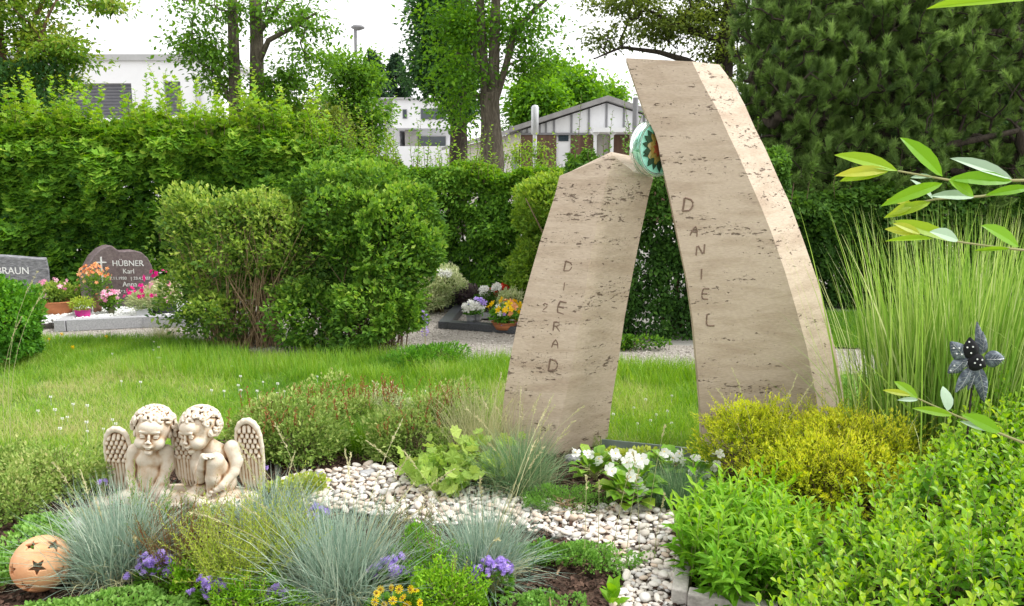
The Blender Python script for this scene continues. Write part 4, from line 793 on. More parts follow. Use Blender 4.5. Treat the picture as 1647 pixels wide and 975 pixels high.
def short():
    th = thing('travertine_stele', 'shorter travertine stele with a folded front and letters carved down it', 'gravestone', (W(900, 730, 4.1)[0], 4.1, 0)); Y = 4.0
    SLOPE[th.name] = -.28
    Lf = [(801, 740), (806, 690), (810, 640), (820, 580), (832, 520), (848, 460), (868, 390), (893, 312), (900, 283)]
    Rd = [(886, 745), (898, 690), (912, 630), (925, 560), (937, 500), (948, 420), (962, 350), (977, 284), (986, 249)]
    Rf = [(973, 745), (979, 690), (985, 640), (995, 580), (1005, 510), (1018, 440), (1032, 370), (1043, 318), (1051, 286)]
    n = 30; a = resample(world_poly(Lf, Y+.06), n); d = resample(world_poly(Rd, Y-.04), n); r = resample(world_poly(Rf, Y+.17), n); rows = []
    for i in range(n):
        l, m_, q = a[i].copy(), d[i].copy(), r[i].copy()
        if i == 0: l[2] = m_[2] = q[2] = -.05
        up = .10*max(0, (i-(n-3))/2)
        rows.append(np.array([l, (l+m_)/2, m_, (m_+q)/2-(0, 0, .0), q, q+(-.012, .1, up), m_+(.02, .24, up*.2), l+(.02, .18, 0)]))
    # top row: concave seat for the glass disc
    rows[-1][3] += (0, 0, -.030); rows[-1][5] += (0, 0, .0)
    ring_solid(rows, M['trav'], 'stone', th, .003)
    R = rng('sl'); yf = lambda u, v: float(np.interp(u, [np.interp(v, [312, 390, 460, 520, 580, 640], [893, 868, 848, 832, 820, 810]), np.interp(v, [284, 350, 420, 500, 560, 630], [977, 962, 948, 937, 925, 912])], [Y+.06, Y-.04]))
    letters([('D', 914, 429, .052, -.18), ('I', 908, 461, .042, -.1), ('E', 904, 495, .062, -.2), ('R', 896, 525, .05, -.1), ('A', 893, 553, .045, -.1), ('D', 890, 588, .062, -.15), ('2', 877, 495, .045, -.15)], yf, M['groove'], th, R)
short()
# ---- fused glass disc
def gm(name, col, rough=.03, tr=.85):
    m, n, N, lk = mat(name); p = N('ShaderNodeBsdfPrincipled'); p.inputs['Base Color'].default_value = (*col, 1); p.inputs['Roughness'].default_value = rough; p.inputs['Transmission Weight'].default_value = tr; p.inputs['IOR'].default_value = 1.3; p.inputs['Specular IOR Level'].default_value = .6
    o = N('ShaderNodeOutputMaterial'); lk(p.outputs[0], o.inputs[0]); return m
def disc():
    Y = 4.07; C = W(1052, 239, Y); th = thing('glass_disc', 'round green fused glass disc with a sunflower, held between the stele tips', 'glass disc', C)
    yaw = math.radians(-36); ax = np.array((-math.sin(yaw), -math.cos(yaw), 0)); X = np.array((math.cos(yaw), -math.sin(yaw), 0)); Z = np.array((0, 0, 1.)); r = .142
    def pt(a, b, d): return C+X*a+Z*b+ax*d
    K = 56; mb = MB(); prof = [(0.0, .024), (r*.88, .026), (r*.93, .034), (r*.985, .036), (r, .031), (r, -.031), (r*.985, -.036), (r*.9, -.035), (0.0, -.03)]
    V = []; F = []
    for (q, d) in prof[1:-1]:
        V += [pt(q*math.cos(t), q*math.sin(t), d) for t in np.linspace(0, 2*PI, K, endpoint=False)]
    m = len(prof)-2
    F = [(i*K+j, i*K+(j+1) % K, (i+1)*K+(j+1) % K, (i+1)*K+j) for i in range(m-1) for j in range(K)]
    mb.add(np.array(V), F); mb.F.append(np.arange(K)[::-1]); mb.N.append([K]); mb.F.append(np.arange(K)+(m-1)*K); mb.N.append([K])
    o = mb.build('glass', gm('sea_green_glass', (.42, .85, .7)), th, True); bevel(o, .002, 2, 50)
    ring = MB()
    for q, d in ((r*1.001, .018), (r*1.001, -.012)): ring.tube([pt(q*math.cos(t), q*math.sin(t), d) for t in np.linspace(0, 2*PI, K+1)], .0014, 4, .5, False)
    ring.build('rim_lines', gm('deep_green_glass', (.03, .3, .2), .05, .6), th, True)
    pet = MB(); R = rng('disc')
    for i in range(17):
        a = 2*PI*i/17+R.normal(0, .05); l = r*R.uniform(.78, .86); w_ = .2; q = [(.35, -.16), (.62, -w_), (.8, -w_*.75), (1, 0), (.8, w_*.75), (.62, w_), (.35, .16)]
        pts = [pt((x*math.cos(a)-y*math.sin(a)*.75)*l, (x*math.sin(a)+y*math.cos(a)*.75)*l, .028+.002*(i % 2)) for x, y in q]; pts2 = [p+ax*.004 for p in pts]; n = len(q)
        pet.add(np.array(pts+pts2), [(j, (j+1) % n, n+(j+1) % n, n+j) for j in range(n)], .2); pet.F.append(np.arange(n)+n+pet.n-2*n); pet.N.append([n])
    pet.build('petals', leafmat('dark_petal_enamel', [(.02, .05, .03), (.05, .09, .03)], 0, .5, .1), th)
    mb = MB(); V = [pt(0, 0, .0265)]+[pt(r*.875*math.cos(t), r*.875*math.sin(t), .0265) for t in np.linspace(0, 2*PI, 40, endpoint=False)]; mb.add(np.array(V), [(0, 1+i, 1+(i+1) % 40) for i in range(40)], .5); mb.build('mint_face', leafmat('mint_enamel', [(.35, .7, .58), (.5, .85, .74)], .4, .2, .3), th)
    def blotch(name, rr, d, cols, n):
        mb = MB(); a = np.linspace(0, 2*PI, n, endpoint=False); rad = rr*(1+.18*np.cos(a*8.5)+R.normal(0, .05, n)); P = [pt(rad[i]*math.cos(a[i]), rad[i]*math.sin(a[i]), d) for i in range(n)]; P2 = [p-ax*.005 for p in P]
        mb.add(np.array(P2+P), [(j, (j+1) % n, n+(j+1) % n, n+j) for j in range(n)], .5); mb.F.append(np.arange(n)+mb.n-n); mb.N.append([n]); mb.build(name, surf(name+'_enamel', cols, 40, .15, 0, spec=.6), th)
    blotch('sunflower', r*.52, .035, [(.1, .1, .02), (.28, .22, .05), (.2, .1, .02)], 60); blotch('flower_centre', r*.26, .038, [(.2, .04, .015), (.34, .09, .03)], 40)
disc()
# ================================================================== SDF modelling (for cast figures and pierced pottery)
class SDF:
    def __init__(s, lo, hi, h):
        s.lo = np.array(lo, float); s.h = h; s.n = np.ceil((np.array(hi)-s.lo)/h).astype(int)+1
        s.ax = [s.lo[i]+np.arange(s.n[i])*h for i in range(3)]; s.D = np.full(s.n, 1.0, np.float32)
    def region(s, lo, hi, pad):
        a = np.clip(np.floor((np.array(lo)-pad-s.lo)/s.h).astype(int), 0, s.n-1); b = np.clip(np.ceil((np.array(hi)+pad-s.lo)/s.h).astype(int)+1, 1, s.n)
        sl = tuple(slice(a[i], b[i]) for i in range(3)); g = np.meshgrid(*[s.ax[i][sl[i]] for i in range(3)], indexing='ij'); return sl, np.stack(g, -1)
    def comb(s, sl, d, k, op):
        A = s.D[sl]
        if op == 'u':
            if k <= 0: s.D[sl] = np.minimum(A, d); return
            h = np.clip(.5+.5*(A-d)/k, 0, 1); s.D[sl] = A+(d-A)*h-k*h*(1-h)
        else:
            d = -d; h = np.clip(.5-.5*(A-d)/max(k, 1e-6), 0, 1); s.D[sl] = A+(d-A)*h+k*h*(1-h)
    def ell(s, c, r, k=.006, op='u', rot=None):
        c = np.array(c, float); r = np.array(r if np.ndim(r) else (r, r, r), float); m = r.max(); sl, g = s.region(c-m, c+m, k*2+.004)
        p = g-c
        if rot is not None: p = p@np.array(rot)          # rot: 3x3, columns = local axes
        k0 = np.linalg.norm(p/r, axis=-1); k1 = np.linalg.norm(p/r**2, axis=-1)+1e-9; s.comb(sl, k0*(k0-1)/k1, k, op); return s
    def cap(s, a, b, ra, rb, k=.006, op='u'):
        a, b = np.array(a, float), np.array(b, float); m = max(ra, rb); sl, g = s.region(np.minimum(a, b)-m, np.maximum(a, b)+m, k*2+.004)
        ab = b-a; t = np.clip(((g-a)@ab)/max(ab@ab, 1e-9), 0, 1); d = np.linalg.norm(g-a-t[..., None]*ab, axis=-1)-(ra+(rb-ra)*t); s.comb(sl, d, k, op); return s
    def chain(s, pts, rs, k=.006, op='u'):
        for i in range(len(pts)-1): s.cap(pts[i], pts[i+1], rs[i], rs[i+1], k, op)
        return s
    def mesh(s, name, crev=True):
        D = s.D; nx, ny, nz = D.shape; S = D < 0; cnt = np.zeros((nx-1, ny-1, nz-1, 4)); 
        idx = np.stack(np.meshgrid(*[np.arange(k-1) for k in D.shape], indexing='ij'), -1)
        acc = np.zeros((nx-1, ny-1, nz-1, 3), np.float32); num = np.zeros((nx-1, ny-1, nz-1), np.float32)
        sh = lambda A, dx, dy, dz: A[dx:nx-1+dx, dy:ny-1+dy, dz:nz-1+dz]
        for axis in range(3):
            for u in (0, 1):
                for v in (0, 1):
                    o = [0, 0, 0]; o[(axis+1) % 3] = u; o[(axis+2) % 3] = v; e = list(o); e[axis] = 1
                    a, b = sh(D, *o), sh(D, *e); c = (a < 0) != (b < 0); t = np.where(c, a/(a-b+1e-12*(a == b)), 0)
                    q = np.zeros(a.shape+(3,), np.float32); q[..., 0] = o[0]; q[..., 1] = o[1]; q[..., 2] = o[2]; q[..., axis] = t
                    acc += np.where(c[..., None], q, 0); num += c
        act = num > 0; vid = np.full(act.shape, -1, int); vid[act] = np.arange(act.sum()); V = (idx[act]+acc[act]/num[act][:, None])*s.h+s.lo
        F = []
        for axis in range(3):
            a1, a2 = (axis+1) % 3, (axis+2) % 3; sl0 = [slice(None)]*3; sl1 = [slice(None)]*3; sl0[axis] = slice(0, -1); sl1[axis] = slice(1, None)
            c = S[tuple(sl0)] != S[tuple(sl1)]; I = np.argwhere(c); m = (I[:, a1] > 0) & (I[:, a2] > 0) & (I[:, a1] < D.shape[a1]-1) & (I[:, a2] < D.shape[a2]-1); I = I[m]
            if not len(I): continue
            def g(d1, d2):
                J = I.copy(); J[:, a1] -= d1; J[:, a2] -= d2; return vid[J[:, 0], J[:, 1], J[:, 2]]
            q = np.stack((g(1, 1), g(0, 1), g(0, 0), g(1, 0)), 1); ins = S[I[:, 0], I[:, 1], I[:, 2]]; q[~ins] = q[~ins][:, ::-1]; F.append(q)
        F = np.concatenate(F); F = F[(F >= 0).all(1)]; t = np.full(len(V), .5)
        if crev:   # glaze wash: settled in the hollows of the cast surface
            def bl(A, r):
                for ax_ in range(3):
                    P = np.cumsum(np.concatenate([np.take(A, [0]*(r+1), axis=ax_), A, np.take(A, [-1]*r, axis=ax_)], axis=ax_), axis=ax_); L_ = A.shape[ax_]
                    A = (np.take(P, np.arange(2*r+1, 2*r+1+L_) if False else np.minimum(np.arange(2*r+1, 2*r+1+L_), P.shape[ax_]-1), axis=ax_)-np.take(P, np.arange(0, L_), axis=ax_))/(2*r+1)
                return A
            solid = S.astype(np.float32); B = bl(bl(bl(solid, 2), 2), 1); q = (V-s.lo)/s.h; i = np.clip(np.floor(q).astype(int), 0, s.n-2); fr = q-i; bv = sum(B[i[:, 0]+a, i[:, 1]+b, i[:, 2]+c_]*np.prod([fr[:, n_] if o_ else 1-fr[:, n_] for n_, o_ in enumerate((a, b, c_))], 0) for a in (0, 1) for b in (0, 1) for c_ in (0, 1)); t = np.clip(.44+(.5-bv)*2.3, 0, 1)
        mb = MB(); mb.add(V, F, t); return mb
def star_ball():
    r = .098; c = G(71, 946); c = np.array((c[0], c[1], r*.97)); th = thing('terracotta_ball', 'hollow terracotta ball pierced with star shaped holes in the front left corner', 'garden ball', (c[0], c[1], 0))
    h = .0022; S = SDF((-r-.01,)*3, (r+.01,)*3, h); sl, g = S.region((-r,)*3, (r,)*3, .02); d = np.linalg.norm(g, axis=-1); shell = np.abs(d-(r-.006))-.006; S.D[sl] = shell
    def star(az, el, sz, rot):
        n = np.array((math.sin(az)*math.cos(el), -math.cos(az)*math.cos(el), math.sin(el))); X = nrm(np.cross((0, 0, 1.), n)); Z = np.cross(n, X)
        x, z, f = g@X, g@Z, g@n; a = np.arctan2(x, z)+rot; q = np.sqrt(x*x+z*z); w_ = 2*PI/5; am = np.abs(np.mod(a+w_/2, w_)-w_/2); px, pz = q*np.cos(am), q*np.sin(am)
        # line from tip (sz,0) to inner corner
        ix, iz = sz*.42*math.cos(w_/2), sz*.42*math.sin(w_/2); nx_, nz_ = iz, -(ix-sz); L_ = math.hypot(nx_, nz_); dd = ((px-sz)*nx_+pz*nz_)/L_; dd = np.where(f > 0, dd, 1)
        S.D[sl] = np.maximum(S.D[sl], -dd)
    for az, el, sz, rot in ((-.62, .16, .025, .1), (.42, .3, .03, .5), (-.08, -.52, .034, .2), (-.15, 1.15, .026, .3), (1.2, -.2, .03, .8), (-1.5, -.3, .03, .1), (2.2, .3, .03, 0), (3.2, -.2, .03, .4), (-2.4, .3, .03, .6), (1.4, .9, .03, .2)): star(az, el, sz, rot)
    o = S.mesh('b', False); o.V = [v+c for v in o.V]; o = o.build('shell', M['terra'], th, True)
star_ball()
# ---- the two cherubs
def cherubs():
    bx = W(296, 795, 3.45)[0]; base = np.array((bx, 3.45, 0)); k = .000535
    th = thing('angel_statue', 'cream antiqued statue of two curly haired winged cherubs sitting side by side', 'statue', base)
    def P(zx, zy, y): return np.array(((zx-735)*k, y, (845-zy)*k*1.02))
    def rot(yaw, tilt, nod=0):
        m = Matrix.Rotation(tilt, 3, 'Y')@Matrix.Rotation(yaw, 3, 'Z')@Matrix.Rotation(nod, 3, 'X'); return np.array(m)
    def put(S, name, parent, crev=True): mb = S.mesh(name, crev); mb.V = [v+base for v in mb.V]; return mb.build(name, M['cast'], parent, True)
    def head(S, c, Rm, s=1.0):
        q = lambda x, y, z: c+Rm@(np.array((x, y, z))*s)
        e = lambda p, r, kk=.006, op='u': S.ell(q(*p), np.array(r)*s, kk, op, Rm)
        e((0, .01, .012), (.07, .076, .07)); e((0, -.024, -.03), (.054, .05, .052), .016); e((0, -.054, .03), (.045, .026, .03), .02)
        for sx in (-1, 1):
            e((sx*.033, -.05, -.036), (.027, .024, .025), .014); e((sx*.068, .002, -.01), (.009, .014, .018), .004); e((sx*.07, -.001, -.01), (.004, .007, .01), .003, 's')
            e((sx*.0255, -.079, .001), (.016, .011, .0085), .006, 's'); e((sx*.0255, -.0655, -.001), (.0125, .0105, .0085), .0015); e((sx*.0255, -.0695, .0068), (.014, .0045, .002), .004); e((sx*.0255, -.0695, -.0085), (.013, .006, .002), .0015)
            e((sx*.027, -.0735, .0165), (.0165, .004, .003), .011); e((sx*.0085, -.084, -.0275), (.0055, .006, .0045), .003); e((sx*.006, -.0905, -.0315), (.0026, .003, .002), .001, 's')
        e((0, -.077, -.009), (.0055, .0075, .015), .007); e((0, -.084, -.0235), (.0078, .0085, .0068), .004)
        e((0, -.0705, -.0425), (.019, .012, .011), .01); e((0, -.0825, -.0500), (.0145, .004, .0012), .0012, 's'); e((0, -.0805, -.0465), (.0145, .0055, .0034), .002); e((0, -.0775, -.0535), (.011, .0052, .0034), .0025); e((0, -.06, -.073), (.016, .014, .013), .014); e((0, -.079, -.062), (.012, .005, .0025), .005, 's')
    def hair(S, c, Rm, s, R):
        q = lambda x, y, z: c+Rm@(np.array((x, y, z))*s)
        S.ell(q(0, .018, .022), np.array((.073, .074, .071))*s, .004, 'u', Rm); S.ell(q(0, -.064, -.012), np.array((.056, .055, .066))*s, .004, 's', Rm)
        for i in range(190):
            d = nrm(R.normal(size=3)+(0, .1, .35))
            if d[1] < -.42 and d[2] < .48: continue
            if abs(d[0]) > .75 and d[1] < -.1 and d[2] < .1: continue
            if d[2] < -.55: continue
            p = np.array((0, .016, .02))+d*np.array((.077, .079, .076)); a = R.uniform(0, 6.3); tx = nrm(np.cross(d, (0.2, .1, 1))); ty = np.cross(d, tx); n0 = R.uniform(.011, .018)
            pts = [q(*(p+(tx*math.cos(a+u)+ty*math.sin(a+u))*n0*(1-.12*u)+d*(.002+.0026*u))) for u in np.linspace(0, 4.4, 6)]; S.chain(pts, [.005*s, .0072*s, .008*s, .0072*s, .006*s, .004*s], .0012)
    def hand(S, w_, d, up, s=1.0):
        d = nrm(d); up = nrm(up); sd = np.cross(d, up); S.ell(w_+d*.014*s, np.array((.014, .014, .008))*s, .004)
        for i, l in enumerate((.017, .021, .02, .015)):
            b = w_+d*.022*s+sd*(i-1.5)*.0072*s; m_ = b+d*l*.6*s+up*.002; S.chain([b, m_, m_+d*l*.45*s-up*.007*s], [.0045*s, .004*s, .0033*s], .0012)
        b = w_+d*.008*s+sd*.012*s; S.chain([b, b+(d+sd*.9)*.01*s, b+(d*1.9+sd*.9)*.011*s], [.005*s, .0045*s, .0035*s], .0015)
    h = .0026; lo = P(20, 60, -.17)-(.01, 0, .0); hi = P(1450, 30, .1)
    # --- cherub A (left): frontal, head tilted right, arms down to the lap
    S = SDF(P(230, 860, -.16), P(830, 40, .1), h); c = P(535, 265, -.035); Rm = rot(math.radians(13), math.radians(8), math.radians(-4)); head(S, c, Rm, 1.08)
    S.chain([P(505, 400, .0), P(490, 460, .01)], [.036, .04], .012)
    S.ell(P(470, 530, .01), (.074, .05, .07), .015); S.ell(P(465, 640, .005), (.066, .052, .06), .02); S.ell(P(465, 745, 0), (.078, .062, .055), .02); S.ell(P(425, 525, -.022), (.032, .018, .024), .016); S.ell(P(535, 530, -.022), (.032, .018, .024), .016); S.ell(P(478, 660, -.028), (.05, .026, .04), .02)
    S.chain([P(335, 455, .0), P(305, 580, -.005), P(315, 690, -.03)], [.033, .026, .023], .012); S.chain([P(315, 690, -.03), P(400, 760, -.09)], [.023, .016], .008)
    S.chain([P(605, 465, .0), P(625, 580, -.01), P(590, 690, -.04)], [.034, .028, .022], .012); S.chain([P(590, 690, -.04), P(550, 775, -.085), P(520, 790, -.1)], [.022, .017, .014], .008)
    hand(S, P(400, 762, -.09), (1, -.5, -.1), (0, -.3, 1), 1.1); hand(S, P(530, 785, -.098), (-1, -.3, -.25), (0, -.3, 1), 1.1)
    for sx, a, b in ((-1, (400, 780), (330, 800)), (1, (520, 780), (640, 780))):
        S.chain([P(*a, -.01), P(*b, -.1)], [.045, .034], .012); S.chain([P(*b, -.1), P(b[0]+sx*5, 845, -.12)], [.032, .024], .01)
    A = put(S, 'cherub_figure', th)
    S = SDF(P(330, 470, -.16), P(740, 30, .1), .0024); hair(S, c, Rm, 1.08, rng('ha')); put(S, 'hair', A)
    # --- cherub B (right): looking left, hand over raised knee
    S = SDF(P(740, 870, -.17), P(1320, 40, .1), h); c = P(925, 262, -.03); Rm = rot(math.radians(-26), math.radians(-6), math.radians(2)); head(S, c, Rm, 1.03)
    S.chain([P(965, 390, .0), P(990, 450, .015)], [.036, .042], .012)
    S.ell(P(1010, 520, .015), (.08, .05, .07), .015); S.ell(P(1020, 630, .01), (.072, .052, .065), .02); S.ell(P(1030, 750, .01), (.088, .062, .055), .02)
    S.chain([P(895, 460, .0), P(885, 560, -.02), P(930, 660, -.055)], [.033, .027, .025], .01); S.chain([P(930, 660, -.055), P(975, 540, -.085), P(1000, 440, -.1)], [.025, .02, .015], .008)
    hand(S, P(1000, 428, -.105), (1, -.1, -.05), (0, -.2, 1), 1.15)
    S.chain([P(1175, 430, .005), P(1215, 540, -.01), P(1205, 620, -.035)], [.035, .029, .024], .012); S.chain([P(1205, 620, -.035), P(1140, 700, -.085), P(1090, 730, -.1)], [.024, .019, .015], .008); hand(S, P(1090, 730, -.1), (-1, -.2, -.6), (-.2, -.6, .7), 1.15)
    S.chain([P(1110, 720, .0), P(1085, 500, -.07)], [.046, .036], .012); S.ell(P(1080, 490, -.075), (.037, .034, .035), .01); S.chain([P(1075, 510, -.08), P(1060, 640, -.085), P(1030, 780, -.07)], [.034, .031, .02], .012); S.chain([P(1030, 790, -.07), P(990, 815, -.13)], [.019, .014], .008)
    S.chain([P(960, 770, .0), P(880, 800, -.1)], [.045, .036], .012); S.chain([P(880, 800, -.1), P(980, 820, -.14)], [.034, .024], .012)
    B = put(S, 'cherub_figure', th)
    S = SDF(P(740, 470, -.16), P(1160, 30, .1), .0024); hair(S, c, Rm, 1.03, rng('hb')); put(S, 'hair', B)
    # --- wings
    def wing(cx, top, bot, wd, y, lean, flip):
        lo_ = P(cx-wd*.75-30, bot+20, y-.05); hi_ = P(cx+wd*.75+30, top-25, y+.05); S = SDF(lo_, hi_, .0024)
        Hh = bot-top; f = flip
        for i, t in enumerate(np.linspace(.12, .9, 9)):   # slab
            w_ = wd*.5*math.sin(min(1, t*2.4+.25)*PI/2)*(1-.35*t); S.ell(P(cx+lean*t, top+Hh*t, y), (w_*k*.95, .010, Hh*.09*k), .01)
        ed = [(-.44, .34), (-.43, .22), (-.37, .12), (-.26, .05), (-.1, .015), (.08, .01), (.24, .045), (.36, .11), (.44, .21), (.48, .36), (.48, .55), (.45, .75), (.38, .94)]
        S.chain([P(cx+f*wd*a_+lean*b_, top+Hh*b_, y-.012) for a_, b_ in ed], [.007, .009, .011, .0125, .014, .0145, .014, .013, .0115, .0105, .0095, .008, .005], .004)
        Rw = rng('w%d' % cx)
        for r_ in range(6):
            for j in range(4):
                a_ = -.34+.215*j+(.107 if r_ % 2 else 0); x = cx+f*a_*wd*.86+lean*(.12+r_*.06); z = top+Hh*(.12+.068*r_)+Rw.uniform(-5, 5); S.cap(P(x, z-14, y-.006), P(x+f*4, z+20, y-.0195), .0125, .0088, .0004)
        for j in range(7):
            a_ = -.42+.135*j; x = cx+f*wd*a_*.95; e_ = .84+.13*math.sin(1.2+a_*2.2); S.chain([P(x+lean*.45, top+Hh*.50, y-.014-.0012*(j % 2)), P(x+lean*.75-f*a_*10, top+Hh*(e_-.12), y-.013-.0012*(j % 2)), P(x+lean-f*a_*24, top+Hh*e_, y-.008)], [.0092, .0085, .0035], .0005)
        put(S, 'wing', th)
    wing(162, 275, 850, 232, .035, 30, -1); wing(745, 245, 800, 215, .03, 15, 1); wing(1300, 200, 860, 235, .035, 25, 1)
    S = SDF(P(-60, 940, -.24), P(1540, 740, .16), .005); S.ell(P(740, 850, -.02), (.36, .13, .035), .02)
    for i in range(16): R = rng(i); S.ell(P(120+i*82, 842+R.uniform(-12, 5), -.1+R.uniform(-.03, .05)), (.045, .045, .028), .012)
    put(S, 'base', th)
cherubs()
# ================================================================== GRAVES
def text_mesh(txt, size, depth, name, mat_, parent, loc, rot=(PI/2, 0, 0), align='CENTER'):
    cu = bpy.data.curves.new(name, 'FONT'); cu.body = txt; cu.size = size; cu.extrude = depth; cu.align_x = align; cu.resolution_u = 4
    tmp = bpy.data.objects.new(name, cu); COL.objects.link(tmp); bpy.context.view_layer.update(); me = bpy.data.meshes.new_from_object(tmp.evaluated_get(bpy.context.evaluated_depsgraph_get()))
    bpy.data.objects.remove(tmp); me.transform(Matrix.Translation(loc)@Matrix.Rotation(rot[2], 4, 'Z')@Matrix.Rotation(rot[0], 4, 'X')); o = link(name, me, mat_, parent); return o
def slab(poly, Y, dep, m, parent, name='slab', bev=.008, dx=0.):
    mb = MB(); mb.prism([(W(u, v, Y)[0], W(u, v, Y)[2]) for u, v in poly], Y, Y+dep); mb.V[-1][len(poly):, 0] += dx; return bevel(mb.build(name, m, parent), bev, 2, 40)
def gravestones():
    Y = 8.35; th = thing('gravestone', 'red brown heart shaped gravestone with a cross and the surname HÜBNER', 'gravestone', (W(192, 505, Y)[0], Y+.08, 0))
    pr = [(150, 508), (139, 470), (138, 445), (143, 428), (152, 412), (164, 401), (175, 396), (182, 395), (187, 399), (194, 404), (204, 404), (219, 403), (230, 406), (240, 415), (247, 428), (250, 445), (249, 470), (242, 508)]
    slab([(u-2, v) for u, v in pr], Y, .15, M['redgranite'], th, 'stone', .012, -.14)
    slab([(158, 497), (232, 497), (236, 512), (155, 512)], Y-.06, .3, M['redgranite'], th, 'plinth', .006, -.15)
    P_ = lambda u, v: Vector(W(u, v, Y-.004))
    for s, u, v, sz in (('HÜBNER', 206, 428, .088), ('Karl', 207, 440, .075), ('* 9.11.1930   † 23.4.2007', 207, 450, .046), ('Anna', 209, 461, .075), ('* 2.5.1931', 207, 471, .04)):
        text_mesh(s, sz, .003, 'inscription', M['lettering'], th, P_(u, v))
    mb = MB(); a = W(160, 414, Y-.006); mb.box((a[0]+.015, Y-.006, a[2]-.13), (.014, .014, .27)); mb.box((a[0]+.012, Y-.006, a[2]-.055), (.11, .012, .013)); mb.build('cross', M['lettering'], th)
    Y = 8.5; th = thing('gravestone', 'hewn grey granite gravestone cut by the left frame edge', 'gravestone', (W(20, 500, Y)[0], Y+.1, 0))
    slab([(-48, 520), (-50, 408), (-30, 412), (0, 412), (30, 414), (50, 416), (74, 417), (78, 436), (80, 460), (82, 520)], Y, .2, M['roughgr'], th, 'stone', .01, -.11)
    text_mesh('BRAUN', .11, .003, 'inscription', M['lettering'], th, Vector(W(21, 441, Y-.004)))
gravestones()
def kerbrun(name, label, cat, pts, h, w_, m, group=None):
    pts = [np.array(p[:2]) for p in pts]; c = np.mean(pts, 0); th = thing(name, label, cat, (*c, 0), group)
    for i in range(len(pts)-1):
        a, b = pts[i], pts[i+1]; d = b-a; L_ = np.linalg.norm(d); s0 = w_/2+.003 if i else 0; s1 = w_/2 if i < len(pts)-2 else 0; mb = MB(); mb.box((*(a+b)/2, h/2), (L_-s0+s1, w_, h), math.atan2(d[1], d[0])); mb.V[-1][:, :2] += d/L_*(s0+s1)/2
        bevel(mb.build('kerb_stone', m, th), .004, 2)
    return th
g0, g1, g2 = G(60, 540), G(222, 548), G(318, 528); back = np.array((0, .9, 0))
kerbrun('grave_border', 'grey granite border around the white gravel in front of the HÜBNER gravestone', 'grave border', [g0+(0, .9, 0), G(100, 532), G(226, 526), G(330, 524), G(330, 524)+(.1, .9, 0)], .11, .1, M['granitel'])
sheetp = [tuple((G(100, 531)+(0, .1, 0))[:2]), tuple((G(226, 525)+(0, .06, 0))[:2]), tuple((G(328, 523)+(0, .06, 0))[:2]), tuple((G(330, 524)+(0, 1.0, 0))[:2]), tuple((G(20, 531)+(0, 1.2, 0))[:2]), tuple((G(20, 535)+(0, .1, 0))[:2])]
R = rng('wg'); P = fill(sheetp, 16000, R); n = len(P); mb = MB(); mb.scatter(GEM, np.stack((P[:, 0], P[:, 1], R.uniform(.05, .09, n)), 1), R.normal(size=(n, 3))*(1, 1, .1), R.normal(0, .4, (n, 3))+(0, 0, 1), R.uniform(.02, .04, n), R.random(n))
tag(mb.build('white_gravel', M['whitegravel']), 'bright white gravel spread in front of the red brown gravestone', 'gravel', kind='stuff')
kerbrun('grave_border', 'low black granite grave border beside the short stele, nearest the path', 'grave border', [G(726, 520)+(.05, .9, 0), G(716, 527), G(905, 541), G(905, 541)+(0, 1.1, 0)], .07, .12, M['granited'])
slabp = MB(); a = G(760, 512); slabp.box((a[0]+.35, a[1]+.05, .04), (.62, .3, .05), .05); t_ = thing('grave_slab', 'flat pale granite slab lying inside the black border beside the short stele', 'slab', (a[0]+.35, a[1]+.05, 0)); bevel(slabp.build('slab', M['granitel'], t_), .004)
kerbrun('grave_border', 'tall anthracite grave border at the right edge of the dense privet bush', 'grave border', [G(640, 505), G(745, 494), G(745, 494)+(.0, .7, 0)], .1, .06, M['granited'])
kerbrun('grave_border', 'grey granite grave border under the red and white flowers', 'grave border', [G(768, 497), G(850, 497), G(850, 497)+(0, .7, 0)], .09, .08, M['granite'])
def pot(name, label, cat, p, prof, m, sq=1.0, group=None, rim=True):
    th = thing(name, label, cat, p, group); mb = MB(); mb.lathe(prof, p, 28, .5, sq); n = 28
    mb.build('pot', m, th, True); top = prof[len(prof)//2]
    return th
def potplant(name, label, cat, u, v, Y, r, h, m, fol, fr, fh, flowers=(), tmpl=LEAF, size=.035, n=900, z0=0, sq=1., taper=.75, group=None):
    p = W(u, v, Y); p = np.array((p[0], Y, z0)); inner = r*.9
    prof = [(0, .004), (r*taper, 0), (r*(taper+1)/2, h*.5), (r*.97, h*.93), (r*1.03, h*.94), (r*1.03, h), (r*.93, h), (r*.9, h*.86), (0, h*.86)]
    th = pot(name, label, cat, p, prof, m, sq, group); R = rng(label); c = p+(0, 0, h+fh*.45)
    mb = MB(); d = nrm(R.normal(size=(n, 3)))*(R.random((n, 1))**.5); P = c+d*np.array((fr, fr*sq, fh*.6)); P[:, 2] = np.maximum(P[:, 2], z0+h*.8+np.hypot(P[:, 0]-p[0], P[:, 1]-p[1])*.1*0)
    mb.scatter(tmpl, P, d*.8+R.normal(0, .4, (n, 3))+(0, 0, .4), d*.5+R.normal(0, .3, (n, 3))+(0, 0, .6), size*R.uniform(.6, 1.2, n), np.clip(R.normal(.5, .15, n)+.2*d[:, 2], 0, 1)); mb.build('foliage', M[fol], th)
    for (fm, k, fs, spread, rise) in flowers:
        mb = MB(); d = nrm(R.normal(size=(k, 3))+(0, -.7, .9)); P = c+d*np.array((fr, fr*sq, fh*.62))*spread+(0, 0, rise)
        for q in range(2): mb.scatter(flower(5, .5, .3 if q else .15), P+d*fs*.15*q, R.normal(size=(k, 3)), d+R.normal(0, .2, (k, 3)), fs*R.uniform(.7, 1.1, k)*(1-.3*q), R.random(k))
        mb.build('blossoms', M[fm], th)
    return th
